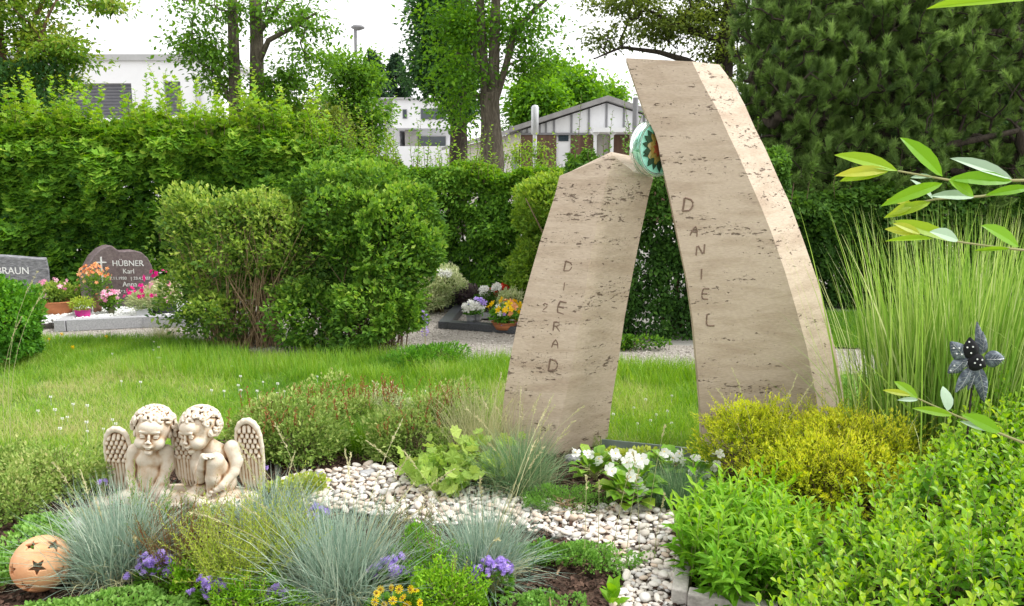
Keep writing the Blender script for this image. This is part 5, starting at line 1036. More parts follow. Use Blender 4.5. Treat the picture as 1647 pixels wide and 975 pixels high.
potplant('planter_bowl', 'wide terracotta bowl with ferny green planting and a pink bloom', 'planter', 92, 520, 7.95, .22, .17, M['terrad'], 'privet', .24, .17, [('pink', 14, .03, .9, .05)], LEAFN, .05, 1500, .05, .7, .6)
potplant('flower_pot', 'small magenta pot with a yellow green cushion plant', 'flower pot', 135, 524, 7.75, .075, .11, M['magpot'], 'lime', .12, .12, [], LEAF, .025, 700, .05, 1, .85)
potplant('flower_vase', 'brown vase with orange and peach blossoms beside the cross', 'vase', 158, 510, 8.05, .05, .2, M['brownvase'], 'privet2', .17, .26, [('orange', 46, .024, 1.0, .07)], LEAFN, .04, 800, .05, .7, .8)
potplant('flower_vase', 'slim green vase with pink cyclamen below the carved names', 'vase', 180, 510, 7.95, .035, .1, M['greenvase'], 'privet2', .1, .12, [('pink', 22, .03, 1.0, .05)], LEAFW, .04, 350, .05, 1, .7)
potplant('flower_pot', 'white pot with pale variegated leaves and crimson blossoms', 'flower pot', 233, 515, 7.85, .085, .11, M['whitepot'], 'varieg', .17, .17, [('magenta', 12, .03, 1.0, .05)], LEAFN, .04, 1300, .05, 1, .8)
potplant('flower_pot', 'dark grey pot with magenta and pale pink geraniums beside the privet bush', 'flower pot', 265, 510, 8.0, .13, .13, M['darkpot'], 'varieg', .19, .24, [('magenta', 9, .034, 1.0, .1), ('pink', 24, .025, 1.05, -.02)], LEAF, .04, 900, .05, 1, .8)
potplant('flower_pot', 'zinc pot with white chrysanthemums inside the black grave border, left one', 'flower pot', 757, 513, 7.55, .045, .08, M['zinc'], 'box', .07, .08, [('white', 26, .036, 1.1, .04)], LEAF, .03, 200, .06)
potplant('flower_pot', 'zinc pot with white and mauve blossoms inside the black grave border, right one', 'flower pot', 768, 513, 7.6, .045, .08, M['zinc'], 'box', .07, .08, [('white', 9, .03, 1.1, .02), ('purple', 10, .034, 1.1, .06)], LEAF, .03, 200, .06)
potplant('flower_bowl', 'low bowl of yellow and orange marigolds touching the left edge of the short stele', 'planter', 812, 520, 7.4, .13, .07, M['terrad'], 'box', .15, .14, [('yellow', 12, .042, 1.1, .05), ('orange', 5, .04, 1.0, .05), ('white', 6, .035, 1.0, 0), ('purple', 4, .03, 1, -.02)], LEAF, .04, 700, .03)
bush('flower_cushion', 'dark green cushion plant on the grave behind the red and white blossoms', 'plant', [(W(795, 482, 8.2), (.26, .2, .09))], 3000, .03, M['hedge3'], LEAF, 10)
def cluster(name, label, cat, P, m, k, fs, r, group=None, stems=True):
    R = rng(label); P = np.array(P); th = thing(name, label, cat, (P[0], P[1], 0), group); d = nrm(R.normal(size=(k, 3))+(0, -.6, .8)); Q = P+d*np.array(r); mb = MB()
    for q in range(2): mb.scatter(flower(6, .5, .25), Q+d*fs*.15*q, R.normal(size=(k, 3)), d, fs*(1-.3*q), R.random(k))
    mb.build('blossoms', M[m], th)
    if stems:
        mb = MB(); 
        for q in Q[::max(1, k//6)]: mb.tube([(P[0], P[1], 0), (P+q)/2-(0, 0, P[2]*.25), q], [.004, .003, .002], 3, .4, False)
        mb.build('stems', M['stem'], th)
    return th
cluster('geranium', 'white blossoms on the grave left of the red ones', 'flower', W(779, 470, 8.15), 'white', 20, .035, (.05, .05, .05)); cluster('geranium', 'red blossoms on the grave beside the short stele', 'flower', W(806, 467, 8.1), 'red', 34, .035, (.09, .06, .05))
cluster('geranium', 'white blossoms in the middle of the red ones', 'flower', W(799, 464, 8.05), 'white', 14, .035, (.05, .04, .04)); cluster('hydrangea', 'white flower heads on top of the pale shrub behind the privet bush', 'flower', W(712, 440, 8.5), 'white', 26, .04, (.1, .06, .03))
# lupin spike beside the privet bush
def lupin():
    p = G(684, 566); th = thing('lupin', 'slim violet lupin spike at the right foot of the dense privet bush', 'flower', p); R = rng('lup'); k = 90; z = R.uniform(.14, .36, k); a = R.uniform(0, 6.3, k); r = .018*(1.1-(z-.14)/.3)
    mb = MB(); mb.scatter(leaf2(.35), np.stack((p[0]+np.cos(a)*r, p[1]+np.sin(a)*r, z), 1), np.stack((np.cos(a), np.sin(a), a*0+.3), 1), R.normal(size=(k, 3)), .022, R.random(k)); mb.build('blossoms', M['purple'], th); mb = MB(); mb.tube([p, p+(0, 0, .36)], [.004, .002], 4, .5); mb.build('stem', M['stem'], th)
lupin()
# ---- bed edging and kerbs
a, b = G(968, 722), G(1150, 741); d = b-a; Le = np.linalg.norm(d)
mb = MB(); mb.box((*((a+b)/2)[:2], .02), (Le, .012, .07), math.atan2(d[1], d[0])); tag(mb.build('lawn_edging', M['edging']), 'thin grey green edging strip between the lawn and the white begonias', 'edging')
def kerbs():
    th = thing('bed_kerb', 'pale concrete kerb at the right end of the pebbles in the foreground', 'kerb', (*G(1105, 960)[:2], 0)); a, b, c_ = G(1106, 872), G(1092, 975), G(1250, 1000); w_ = .055
    for p, q in ((a, b), (b+(w_/2+.003, .0, 0), c_)):
        d = q-p; mb = MB(); mb.box((*((p+q)/2)[:2], .02), (np.linalg.norm(d), w_, .08), math.atan2(d[1], d[0])); bevel(mb.build('kerb_stone', M['concrete'], th), .006)
kerbs()
for i, (u, v, s, lab, m_) in enumerate([(113, 852, .055, 'rough brownish grey rock behind the terracotta ball', 'rock'), (925, 742, .042, 'dark blue grey stone between short stele and begonias', 'granite'), (672, 760, .034, 'pale flint stone at the back edge of the pebbles', 'rock'), (655, 752, .03, 'dark flint stone beside the pale one behind the pebbles', 'granite'), (510, 772, .04, 'flat grey slate stone at the left start of the pebbles', 'granite'), (590, 765, .032, 'mid grey flat stone on the back edge of the pebbles', 'rock')]):
    R = rng('rock%d' % i); p = G(u, v); vv, ff = icos(3); q = vv*(1+.5*(vnoise(vv+R.uniform(0, 30), 1.4)[:, None]-.5)+.25*(vnoise(vv+R.uniform(0, 30), 3.5)[:, None]-.5))*np.array((1.3, .9, .65))*s+p+(0, 0, s*.35)
    mb = MB(); mb.add(q, ff); tag(mb.build('stone', M[m_], smooth=False), lab, 'stone')
# clover blossoms & dandelions in the lawn
def blossoms(nm, labf, m_, spots, s, grp):
    mb = MB(); R = rng(nm); d = nrm(R.normal(size=(26, 3))+(0, 0, .5)); mb.scatter(leaf2(.4), d*s*.35, d, R.normal(size=(26, 3)), s, .6); mb.tube([(0, 0, -.06), (0, 0, 0)], .0015, 3, .2); me = mb.mesh(nm); me.materials.append(M[m_])
    for i, (u, v) in enumerate(spots):
        o = bpy.data.objects.new(nm, me); COL.objects.link(o); p = G(u, v); o.location = (p[0], p[1], .06); o.scale = (R.uniform(.8, 1.2),)*3; tag(o, labf(u, v), 'flower', grp)
R = rng('clov'); cs = [(R.uniform(60, 190), R.uniform(655, 715)) for _ in range(12)]+[(R.uniform(340, 460), R.uniform(600, 680)) for _ in range(9)]+[(R.uniform(985, 1110), R.uniform(650, 705)) for _ in range(9)]+[(R.uniform(150, 280), R.uniform(560, 590)) for _ in range(6)]+[(R.uniform(20, 700), R.uniform(570, 660)) for _ in range(10)]
blossoms('clover_flower', lambda u, v: 'small white clover blossom in the lawn '+('left of the cherub statue' if u < 200 and v > 600 else 'in the gap between the two steles' if u > 900 else 'just above the red flecked shrubs' if v > 600 and u > 335 and u < 465 else 'near the path at the left' if v < 592 and u < 300 else 'in the open middle of the grass'), 'white', cs, .008, 'white clover blossoms in the lawn')
blossoms('dandelion', lambda u, v: 'tiny yellow blossom in the lawn grass '+('close to the box bush' if u < 70 else 'below the granite grave border'), 'yellow', [(60, 562), (80, 556), (172, 552), (100, 548), (118, 570), (20, 552), (62, 552)], .012, 'yellow blossoms in the lawn')
# ================================================================== PLANTING
def fescue(name, label, p, H, n, m, spread=1.15, n2=0, width=.0026, stalks=0, cat='ornamental grass', br=.05, sl=.55, dead=.25, lo=.5, shag=.85, tb=0):
    R = rng(label); p = np.array(p, float); th = thing(name, label, cat, p); q = R.normal(0, br, (n, 3))*(1, 1, 0)+p; az = np.arctan2(q[:, 1]-p[1], q[:, 0]-p[0])+R.normal(0, .9, n)
    th0 = np.abs(R.normal(0, spread*.5, n)).clip(0, 1.35); L_ = H*R.uniform(lo, 1.12, n); t = np.clip(R.normal(.45+tb, .2, n), 0, 1)
    mb = MB(); mb.ribbons(q, az, th0, R.uniform(.0, shag, n), L_, width*R.uniform(.7, 1.3, n), t, segs=4, twist=R.uniform(-1, 1, n)); mb.build('blades', M[m], th)
    k = int(n*dead); 
    if k:
        mb = MB(); mb.ribbons(R.normal(0, br*1.1, (k, 3))*(1, 1, 0)+p, R.uniform(0, 2*PI, k), R.uniform(.5, 1.2, k), R.uniform(.3, 1.6, k), H*R.uniform(.35, .8, k), width*.8, np.clip(R.normal(.75, .2, k), 0, 1), segs=5, twist=R.uniform(-1, 1, k)); mb.build('dry_blades', M['straw'], th)
    for i in range(stalks): stalk(th, p+R.normal(0, br*.6, 3)*(1, 1, 0), R.uniform(0, 2*PI), R.uniform(.1, .75), sl*R.uniform(.75, 1.15), R)
    return th
def stalk(th, b, az, lean, L_, R, head=.09, bend=.35):
    s = np.linspace(0, 1, 9); a = lean+bend*s**2; ds = L_/8; r = np.concatenate(([0], np.cumsum(np.sin(a[1:])*ds))); z = np.concatenate(([0], np.cumsum(np.cos(a[1:])*ds)))
    P = b+np.stack((np.cos(az)*r, np.sin(az)*r, z), 1); mb = MB(); mb.tube(P, np.linspace(.0016, .0008, 9), 3, R.uniform(.2, .8), False)
    k = 34; f = R.uniform(1-head/L_*1.1, 1, k); Q = np.stack([np.interp(f, s, P[:, i]) for i in range(3)], 1); ax = nrm(P[-1]-P[-2]); D = ax+R.normal(0, .35, (k, 3)); mb.scatter(leaf2(.14), Q, D, R.normal(size=(k, 3)), R.uniform(.009, .017, k), np.clip(R.normal(.7, .2, k), 0, 1)); mb.build('flower_stalk', M['straw'], th)
def sprigs(name, label, cat, B, Dr, Ls, tmpl, size, per, m, stm='stem', ang=.9, start=.15, t0=.35, t1=.75, sw=.0018, center=None, taper=.5, jit=.35, droop=0., bendy=.15, nodes=False, flw=None):
    R = rng(label); B = np.asarray(B, float); n = len(B); Dr = nrm(Dr); Ls = np.broadcast_to(Ls, (n,)); th = thing(name, label, cat, (*(center if center is not None else B.mean(0))[:2], 0))
    bend = R.normal(0, bendy, (n, 3)); s = np.tile(np.linspace(start, 1, per), n).reshape(n, per); pos = lambda s_: B[:, None]+(Dr[:, None]*s_[..., None]+bend[:, None]*(s_[..., None]**2))*Ls[:, None, None]
    P = pos(s).reshape(-1, 3); ax = np.repeat(nrm(Dr+bend), per, 0); az = (np.arange(per)[None]*2.4+R.uniform(0, 6.3, (n, 1))).reshape(-1)
    e1 = nrm(np.cross(ax, R.normal(size=3)+(0, 0, .01))); e2 = np.cross(ax, e1); rad = e1*np.cos(az)[:, None]+e2*np.sin(az)[:, None]; a = (ang*(1-.45*s.reshape(-1)**3)+R.normal(0, .12, n*per))[:, None]
    D = ax*np.cos(a)+rad*np.sin(a)+R.normal(0, jit*.3, (n*per, 3))-(0, 0, droop); N = ax*np.sin(a)-rad*np.cos(a)+R.normal(0, jit*.5, (n*per, 3))
    sz = size*(1-taper*np.abs(s.reshape(-1)-.45)**1.5*1.4)*R.uniform(.75, 1.2, n*per); st_t = np.repeat(R.normal(0, .09, n), per)
    mb = MB(); mb.scatter(tmpl, P, D, N, sz, np.clip(t0+(t1-t0)*s.reshape(-1)**1.5+st_t+R.normal(0, .08, n*per), 0, 1)); mb.build('foliage', M[m], th)
    sm = MB(); Q = pos(np.tile(np.linspace(0, 1, 4), n).reshape(n, 4)); f = np.linspace(1, .4, 4)[None, :, None]*sw
    A = np.array([(math.cos(x), math.sin(x), 0) for x in (0, 2.09, 4.19)]); V = Q[:, :, None]+A[None, None]*f[..., None]; V = V.reshape(-1, 3)
    F = np.array([(i*3+j, i*3+(j+1) % 3, (i+1)*3+(j+1) % 3, (i+1)*3+j) for i in range(3) for j in range(3)]); F = (F[None]+(np.arange(n)*12)[:, None, None]).reshape(-1, 4); sm.add(V, F, np.repeat(R.random(n), 12)); sm.build('stems', M[stm], th)
    return th
def fan(c, n, r, lean, R, ry=None):
    """n bases in a disc and directions leaning outwards"""
    a = R.uniform(0, 2*PI, n); q = np.sqrt(R.random(n)); o = np.stack((np.cos(a)*q, np.sin(a)*q, np.zeros(n)), 1); B = np.array(c)+o*np.array((r, ry or r, 0)); return B, o*lean*np.array((1, 1, 0))+R.normal(0, .12, (n, 3))*(1, 1, 0)+(0, 0, 1)
def cushion(name, label, u, v, rx, ry, rz, n, size, m, tmpl=LEAF, cat='cushion plant', z=0., **k):
    p = G(u, v); return bush(name, label, cat, [((p[0], p[1], z), (rx, ry, rz))], n, size, M[m], tmpl, k.pop('nst', 12), 'tan', (p[0], p[1], 0), **k)
# ---- blue fescues
fescue('blue_fescue', 'big blue grey fescue tuft right beside the terracotta ball', G(190, 925), .36, 1500, 'fescue', 1.15, width=.0036, stalks=6, sl=.42)
fescue('blue_fescue', 'widest blue fescue tuft in the bottom middle with long arching blades', G(548, 960), .37, 1900, 'fescue', 1.3, width=.0038, stalks=12, sl=.6, br=.06)
fescue('blue_fescue', 'blue fescue tuft between the purple flowers and the creeping green mat', G(775, 925), .3, 1500, 'fescue', 1.5, width=.0034, stalks=9, sl=.62)
fescue('blue_fescue', 'loose blue fescue tuft at the right foot of the cherub statue', G(440, 862), .27, 1100, 'fescue', 1.35, width=.0034, stalks=5, sl=.4)
fescue('blue_fescue', 'shaggy green grey fescue tuft with pale stalks at the foot of the shorter stele', G(835, 788), .3, 1700, 'fescueg', 1.3, width=.003, stalks=16, sl=.5, br=.05)
fescue('blue_fescue', 'fine green fescue tuft between the begonias and the lance leaved perennial', G(1095, 812), .2, 1500, 'fescueg', 1.2, tb=-.1, dead=.02)
fescue('blue_fescue', 'short upright green fescue tuft behind the nearest begonia', G(1050, 775), .15, 900, 'fescueg', .8, tb=-.1, dead=.02)
fescue('grass_tuft', 'soft bright green grass tuft among the shrubs behind the pebbles', G(590, 715), .17, 2200, 'grass', 1.2, dead=0, width=.003, shag=1.0, br=.09, tb=-.12)
fescue('grass_tuft', 'dry wispy grass tuft leaning against the left foot of the shorter stele', G(775, 735), .42, 700, 'straw', .9, dead=.3, stalks=8, sl=.5, br=.08)
fescue('grass_tuft', 'pale dry grass tuft on the lawn edge in front of the granite grave border', G(262, 546), .2, 300, 'straw', 1.0, dead=.3)
fescue('grass_tuft', 'thin seeding grass stalks growing right of the tall grass by the box bush', G(40, 640), .3, 60, 'grass', .6, dead=0, stalks=0)
# ---- low shrubs
def azalea(label, u, v, rx, ry, rz, n, shoots=0, m='azalea', size=.02, z=None, tmpl=leaf2(.28)):
    p = G(u, v); th = bush('dwarf_shrub', label, 'shrub', [((p[0], p[1]+ry*.2, (z or rz*.55)), (rx, ry, rz)), ((p[0]-rx*.45, p[1], rz*.45), (rx*.55, ry*.7, rz*.7)), ((p[0]+rx*.5, p[1]-.02, rz*.4), (rx*.5, ry*.7, rz*.75))], n, size, M[m], tmpl, 60, 'twig', (p[0], p[1], 0), gap=.42, gapf=3.4, stemr=.0025, up=.6, tt=.3)
    if shoots:
        R = rng(label+'s'); B = np.array((p[0], p[1]+ry*.2, rz*.9))+R.normal(0, .5, (shoots, 3))*(rx, ry, rz*.25); mb = MB(); k = 9
        D = R.normal(0, .25, (shoots, 3))*(1, 1, 0)+(0, 0, 1); L_ = R.uniform(.05, .13, shoots); s = np.tile(np.linspace(.1, 1, k), shoots)[:, None]; P = np.repeat(B, k, 0)+np.repeat(D*L_[:, None], k, 0)*s; az = np.tile(np.arange(k)*2.4, shoots); mb.scatter(leaf2(.25), P, np.stack((np.cos(az), np.sin(az), az*0+1.1), 1), R.normal(size=(shoots*k, 3)), .016, np.clip(R.normal(.55, .25, shoots*k), 0, 1))
        for b, d, l in zip(B, D, L_): mb.tube([b, b+d*l], [.0018, .001], 3, .1, False)
        mb.build('young_shoots', M['redshoot'], th)
    return th
azalea('olive green dwarf shrub on the left of the cherub statue, spreading to its wing', 90, 795, .24, .18, .15, 9000)
azalea('small leaved dwarf shrub at the left frame edge above the lime green mat', 18, 832, .15, .13, .12, 5200, size=.018)
azalea('low olive dwarf shrub behind the left wing at the lawn edge', 30, 765, .16, .12, .09, 3600, size=.02)
azalea('dwarf shrub with many reddish young shoots right of the cherub statue', 462, 742, .27, .2, .23, 11000, 46, size=.024)
azalea('loose dwarf shrub with white rimmed leaves behind the dark mulch', 655, 742, .2, .15, .19, 8500, 20, 'azalea', .023)
azalea('taller reddish flecked shrub on the lawn edge left of the shorter stele', 720, 700, .2, .16, .19, 6500, 26, 'azalea', .022)
azalea('wispy shrub with brown shoot tips at the lawn edge behind the soft grass tuft', 545, 690, .24, .14, .17, 6500, 40, 'azalea', .022)
azalea('grey green seedy shrub at the lawn edge in the middle of the shrub row', 625, 680, .18, .12, .15, 4200, 26, 'varieg', .017)
def tallsprig(label, u, v, H, n, m, tmpl, size, per, r=.06, lean=.5, name='perennial', cat='plant', stm='stem', **k):
    p = G(u, v); R = rng(label+'f'); B, D = fan(p, n, r, lean, R); return sprigs(name, label, cat, B, D, H*R.uniform(.6, 1.1, n), tmpl, size, per, m, stm, center=p, **k)
tallsprig('dark needle leaved sprigs sticking up in front of the left cherub', 236, 872, .24, 34, 'hedge2', leaf2(.1), .022, 26, .05, .5, 'heather', ang=.7, jit=.2, start=.3)
tallsprig('green needle leaved sprigs in front of the gap between the cherubs', 310, 868, .17, 26, 'hedge2', leaf2(.1), .02, 20, .06, .6, 'heather', ang=.7, jit=.2)
M['heathg'] = leafmat('faded_heather', [(.2, .15, .13), (.42, .36, .34), (.58, .52, .52)], .2)
tallsprig('grey lilac heather spikes rising behind the tuft beside the ball', 200, 868, .21, 70, 'heathg', leaf2(.22), .009, 36, .1, .5, 'heather', ang=.8, stm='tan')
tallsprig('bronze brown upright heather left of the yellow green one', 290, 925, .25, 150, 'brownheath', leaf2(.14), .016, 30, .08, .45, 'heather', ang=.9, stm='redshoot', t0=.2, t1=.8)
tallsprig('yellow green upright heather in front of the loose fescue', 398, 945, .31, 230, 'lime', leaf2(.15), .019, 34, .12, .5, 'heather', ang=.95, t0=.35, t1=.8)
tallsprig('second lower yellow green heather beside the widest fescue tuft', 462, 905, .19, 110, 'lime', leaf2(.13), .016, 26, .07, .6, 'heather', ang=.95, t0=.3, t1=.7)
tallsprig('brown green heather between the widest fescue and the pebbles', 650, 890, .2, 70, 'brownheath', leaf2(.14), .015, 26, .08, .5, 'heather', ang=.9, t0=.3, t1=.9)
cushion('heather_cushion', 'dark green heather cushion with tan tips behind the bright moss ball', 690, 950, .14, .1, .21, 8500, .014, 'moss', leaf2(.2), tb=-.12, gap=.3, shoot=30)
cushion('moss_ball', 'bright emerald ball shaped dwarf conifer beside the yellow daisies', 724, 985, .12, .1, .18, 11000, .014, 'moss', leaf2(.25), tb=.15, gap=.15, shoot=40)
cushion('moss_cushion', 'bright green mossy cushion behind the single purple flower head', 318, 955, .16, .11, .13, 9500, .013, 'moss', leaf2(.25), gap=.3, shoot=30)
cushion('moss_cushion', 'larger bright green mossy cushion left of the widest fescue tuft', 405, 990, .17, .12, .15, 11500, .013, 'moss', leaf2(.25), gap=.22, tb=.1, shoot=30)
cushion('sedum_mat', 'lime green sedum mat behind the terracotta ball at the left edge', 35, 905, .18, .2, .07, 8000, .018, 'mat', LEAFW, tb=.15, gap=.25)
cushion('sedum_mat', 'bright lettuce like sedum clump above the terracotta ball', 75, 862, .11, .09, .07, 2600, .022, 'mat', LEAFW, tb=.25, gap=.25)
cushion('sedum_mat', 'grey green thyme mat behind the tuft beside the ball', 130, 842, .15, .08, .05, 4500, .013, 'fescueg', LEAFW, tb=.1, gap=.25)
cushion('sedum_mat', 'leafy green mat running along the bottom edge under the terracotta ball', 150, 990, .36, .13, .06, 17000, .015, 'mat', LEAFW, tb=.05, gap=.25)
cushion('sedum_mat', 'small green mat at the left edge in front of the ball', 2, 945, .06, .07, .04, 1300, .015, 'mat', LEAFW, gap=.25)
cushion('creeping_mat', 'smooth green creeping mat between the pebbles and the blue fescue', 905, 905, .29, .14, .07, 17000, .013, 'mat', LEAFW, gap=.2, tb=-.02)
cushion('creeping_mat', 'small round green mat at the bottom edge below the dark mulch', 890, 990, .16, .1, .06, 6000, .013, 'mat', LEAFW, gap=.2)
cushion('sedum_mound', 'feathery light green sedum mound right of the shaggy fescue', 910, 822, .19, .12, .11, 8500, .016, 'mat', leaf2(.12), tb=-.05, gap=.25)
cushion('creeping_euonymus', 'yellow variegated creeping plant between cherub statue and pebbles', 480, 800, .14, .09, .1, 2600, .02, 'lime', LEAFW, tb=.25, gap=.3)
cushion('creeping_euonymus', 'yellow variegated creeping plant at the feet of the right cherub', 335, 845, .13, .08, .09, 2200, .02, 'varieg', LEAFW, tb=0, gap=.3)
cushion('creeping_euonymus', 'lime green ground plant in front of the edging strip behind the begonias', 990, 752, .3, .08, .085, 5000, .022, 'lime', LEAFW, tb=.15, gap=.25)
# geranium with rounded light leaves
R = rng('ger'); p = G(742, 775); B, D = fan(p, 60, .13, 1.2, R); sprigs('cranesbill', 'light green cranesbill with rounded lobed leaves behind the pebbles', 'perennial', B, D, R.uniform(.1, .22, 60), lobed(6, .75), .055, 4, 'geran', ang=1.2, start=.6, taper=0, jit=.6, droop=.1, center=p)
R = rng('ger2'); p = G(712, 800); B, D = fan(p, 10, .04, 1.2, R); sprigs('cranesbill', 'tiny cranesbill seedling growing among the pebbles', 'perennial', B, D, R.uniform(.04, .08, 10), lobed(6, .75), .035, 2, 'geran', ang=1.2, start=.8, taper=0, center=p)
# begonias
def begonia(label, u, v, s, nl, fl):
    R = rng(label); p = G(u, v); th = thing('begonia', label, 'flower', p); mb = MB(); st = MB()
    for i in range(nl):
        a = R.uniform(0, 2*PI); e = R.uniform(.1, 1.3); b = p+np.array((math.cos(a)*.02, math.sin(a)*.02, R.uniform(.02, .09)*s)); L_ = R.uniform(.03, .07)*s; d = np.array((math.cos(a)*math.cos(e), math.sin(a)*math.cos(e), math.sin(e))); q = b+d*L_
        st.tube([b, q], [.003, .002], 4, .3, False); mb.scatter(leaf6(.38, .1, .35, .72, .2), [q], [d*(1, 1, .7)], [(-d[0]*.5, -d[1]*.5, 1)], R.uniform(.06, .085)*s, np.clip(R.normal(.5, .15), 0, 1))
    mb.build('foliage', M['begl'], th); st.build('stems', M['stem'], th)
    for (du, dv) in fl:
        c = W(u+du, v+dv, p[1]-.06*s); mb = MB(); k = 2
        for j in range(k):
            o = R.normal(0, .006, 3); d = nrm(R.normal(0, .5, 3)+(0, -1, .5)); mb.scatter(flower(4, .75, .25), [c+o], [R.normal(size=3)], [d], R.uniform(.02, .028)*s, .8)
        b_ = mb.build('blossom', M['white'], th); mb = MB(); mb.ball(c+np.array((0, -.005, .003)), (.003, .003, .003), .9); mb.build('flower_heart', M['yellow'], b_)
begonia('white begonia with broad leaves standing nearest, on the mulch above the pebbles', 1012, 818, 1.15, 60, [(-22, -88), (-4, -74), (16, -70), (2, -50), (14, -38), (20, -27), (-28, -60), (6, -86), (20, -80)])
begonia('white begonia at the right foot of the shorter stele', 955, 778, .95, 40, [(-10, -48), (8, -40), (-30, -50), (30, -42), (38, -46)])
begonia('white begonia in front of the gap, left of the tall stele', 1078, 775, .95, 38, [(-10, -48), (4, -38), (14, -45), (-4, -30), (20, -30)])
begonia('white begonia tucked under the golden shrub by the tall stele', 1128, 790, .95, 36, [(-10, -56), (6, -48), (-14, -30), (8, -28), (20, -40), (28, -60)])
# purple ageratum
def agera(label, u, v, zf, r, k, fol=True):
    p = G(u, v); R = rng(label); th = thing('ageratum', label, 'flower', p); c = p+(0, 0, zf); n = k*9; cc = c+R.normal(0, 1, (k, 3))*(r, r*.5, r*.45); P = np.repeat(cc, 9, 0)+R.normal(0, .0045, (n, 3)); P[:, 2] += (.35-(((P[:, 0]-c[0])/r)**2+((P[:, 1]-c[1])/r)**2)*.2)*r*.6; d = R.normal(0, .5, (n, 3))+(0, -.6, 1); mb = MB(); mb.scatter(flower(6, .5, .3), P, R.normal(size=(n, 3)), d, .0085, R.random(n)); mb.build('blossoms', M['purple'], th)
    mb = MB(); m = 200; D = nrm(R.normal(size=(m, 3))); P = p+(0, 0, zf*.45)+D*(r*1.6, r*1.2, zf*.5); mb.scatter(LEAFW, P, D+(0, 0, .3), D*.4+(0, 0, .8), .026, R.random(m)*.5); mb.build('foliage', M['begl'], th)
    mb = MB(); [mb.tube([p, p*.5+q*.5+R.normal(0, .006, 3), q], .0018, 3, .4, False) for q in cc[::3]]; mb.build('stems', M['stem'], th)
agera('largest purple ageratum, between the ball side tuft and the mossy cushion', 252, 950, .1, .035, 44)
agera('purple ageratum head at the bottom between the two mossy cushions', 345, 985, .095, .03, 36)
agera('small purple ageratum half hidden at the left side of the widest tuft', 452, 990, .08, .022, 16)
agera('distant purple ageratum between the loose fescue and the widest tuft', 512, 868, .12, .026, 26)
agera('purple ageratum in front of the widest tuft above the yellow daisies', 624, 965, .12, .036, 44)
agera('purple ageratum right of the emerald ball, in front of the blue fescue', 795, 962, .12, .032, 36)
cluster('viola', 'tiny violet bloom on the mulch right of the right wing', 'flower', W(426, 752, 3.6), 'purple', 4, .014, (.01, .01, .006)); cluster('viola', 'tiny violet bloom behind the ball side tuft, left of the left wing', 'flower', W(166, 776, 3.35), 'purple', 6, .014, (.014, .01, .008))
def daisies():
    p = G(638, 1010); R = rng('dai'); th = thing('yellow_daisy', 'low yellow daisy plant with dark hearts at the bottom edge beside the emerald ball', 'flower', p); mb = MB(); m = 420; D = nrm(R.normal(size=(m, 3))); mb.scatter(LEAF, p+(0, 0, .05)+D*(.11, .07, .045), D+(0, 0, .3), D*.4+(0, 0, .8), .022, R.random(m)*.6); mb.build('foliage', M['begl'], th)
    for u, v in ((630, 945), (642, 948), (612, 948), (606, 955), (661, 948), (668, 950), (648, 962), (632, 966), (655, 972), (603, 968), (618, 972), (675, 970)):
        c = W(u, v, p[1]-R.uniform(.0, .05)); d = nrm(R.normal(0, .4, 3)+(0, -.7, .8)); mb = MB(); mb.scatter(flower(11, .35, .1), [c], [R.normal(size=3)], [d], R.uniform(.011, .015), .6); b = mb.build('blossom', M['yellow'], th); mb = MB(); mb.ball(c+d*.003, (.0045,)*3, .2); mb.build('flower_heart', M['heart'], b)
daisies()
def seedling():
    p = G(985, 985); R = rng('sdl'); th = thing('seedling', 'single bright green seedling with lance leaves at the bottom edge by the pebbles', 'plant', p); mb = MB(); n = 9; az = np.arange(n)*2.4; mb.scatter(LEAF6, p+np.stack((az*0, az*0, np.linspace(.02, .07, n)), 1), np.stack((np.cos(az)*.7, np.sin(az)*.7, np.linspace(.5, 2, n)), 1), np.stack((-np.cos(az), -np.sin(az), az*0+.8), 1), .07, .6); mb.build('foliage', M['lance'], th)
seedling()
# ---- right foreground
bush('golden_thuja', 'golden yellow dwarf thuja spreading before the foot of the tall stele', 'shrub', [(W(1300, 735, 3.5), (.34, .24, .2)), (W(1190, 728, 3.55), (.2, .18, .22)), (W(1400, 745, 3.35), (.3, .2, .2)), (W(1330, 790, 3.2), (.4, .2, .2)), (W(1235, 690, 3.6), (.12, .12, .12)), (W(1350, 690, 3.5), (.14, .12, .1)), (W(1185, 680, 3.6), (.1, .08, .08))], 26000, .02, M['golden'], leaf2(.2), 130, 'twig', G(1310, 800), 3.6, .42, -.1, .5, shoot=60, up=.5, stemr=.004)
R = rng('lance'); n = 210; P = fill([(.62, 2.5), (.64, 2.75), (.74, 3.0), (1.0, 3.05), (1.15, 2.85), (1.0, 2.5), (.8, 2.42)], 900, R)[:n]; n = len(P)
sprigs('lance_leaved_perennial', 'fresh green lance leaved perennial filling the corner of the concrete kerb', 'perennial', np.stack((P[:, 0], P[:, 1], P[:, 0]*0), 1), R.normal(0, .22, (n, 3))*(1, 1, 0)+(0, -.05, 1), R.uniform(.17, .29, n), LEAF6N, .08, 20, 'lance', ang=1.0, start=.12, t0=.25, t1=.75, sw=.0025, taper=.6, jit=.3, droop=.08, center=(.85, 2.75))
R = rng('euon'); poly = [(.62, 1.5), (.76, 2.1), (.95, 2.4), (1.15, 2.62), (1.35, 2.8), (1.62, 2.9), (1.95, 3.25), (3.0, 3.4), (3.0, 1.4)]
P = fill(poly, 3200, R); hh = .17+.15*(P[:, 0]-.6)+.06*(P[:, 1]-2)+.09*(vnoise(np.stack((P[:, 0], P[:, 1], P[:, 0]*0), 1), 5)-.5)+R.normal(0, .015, len(P)); n = len(P)
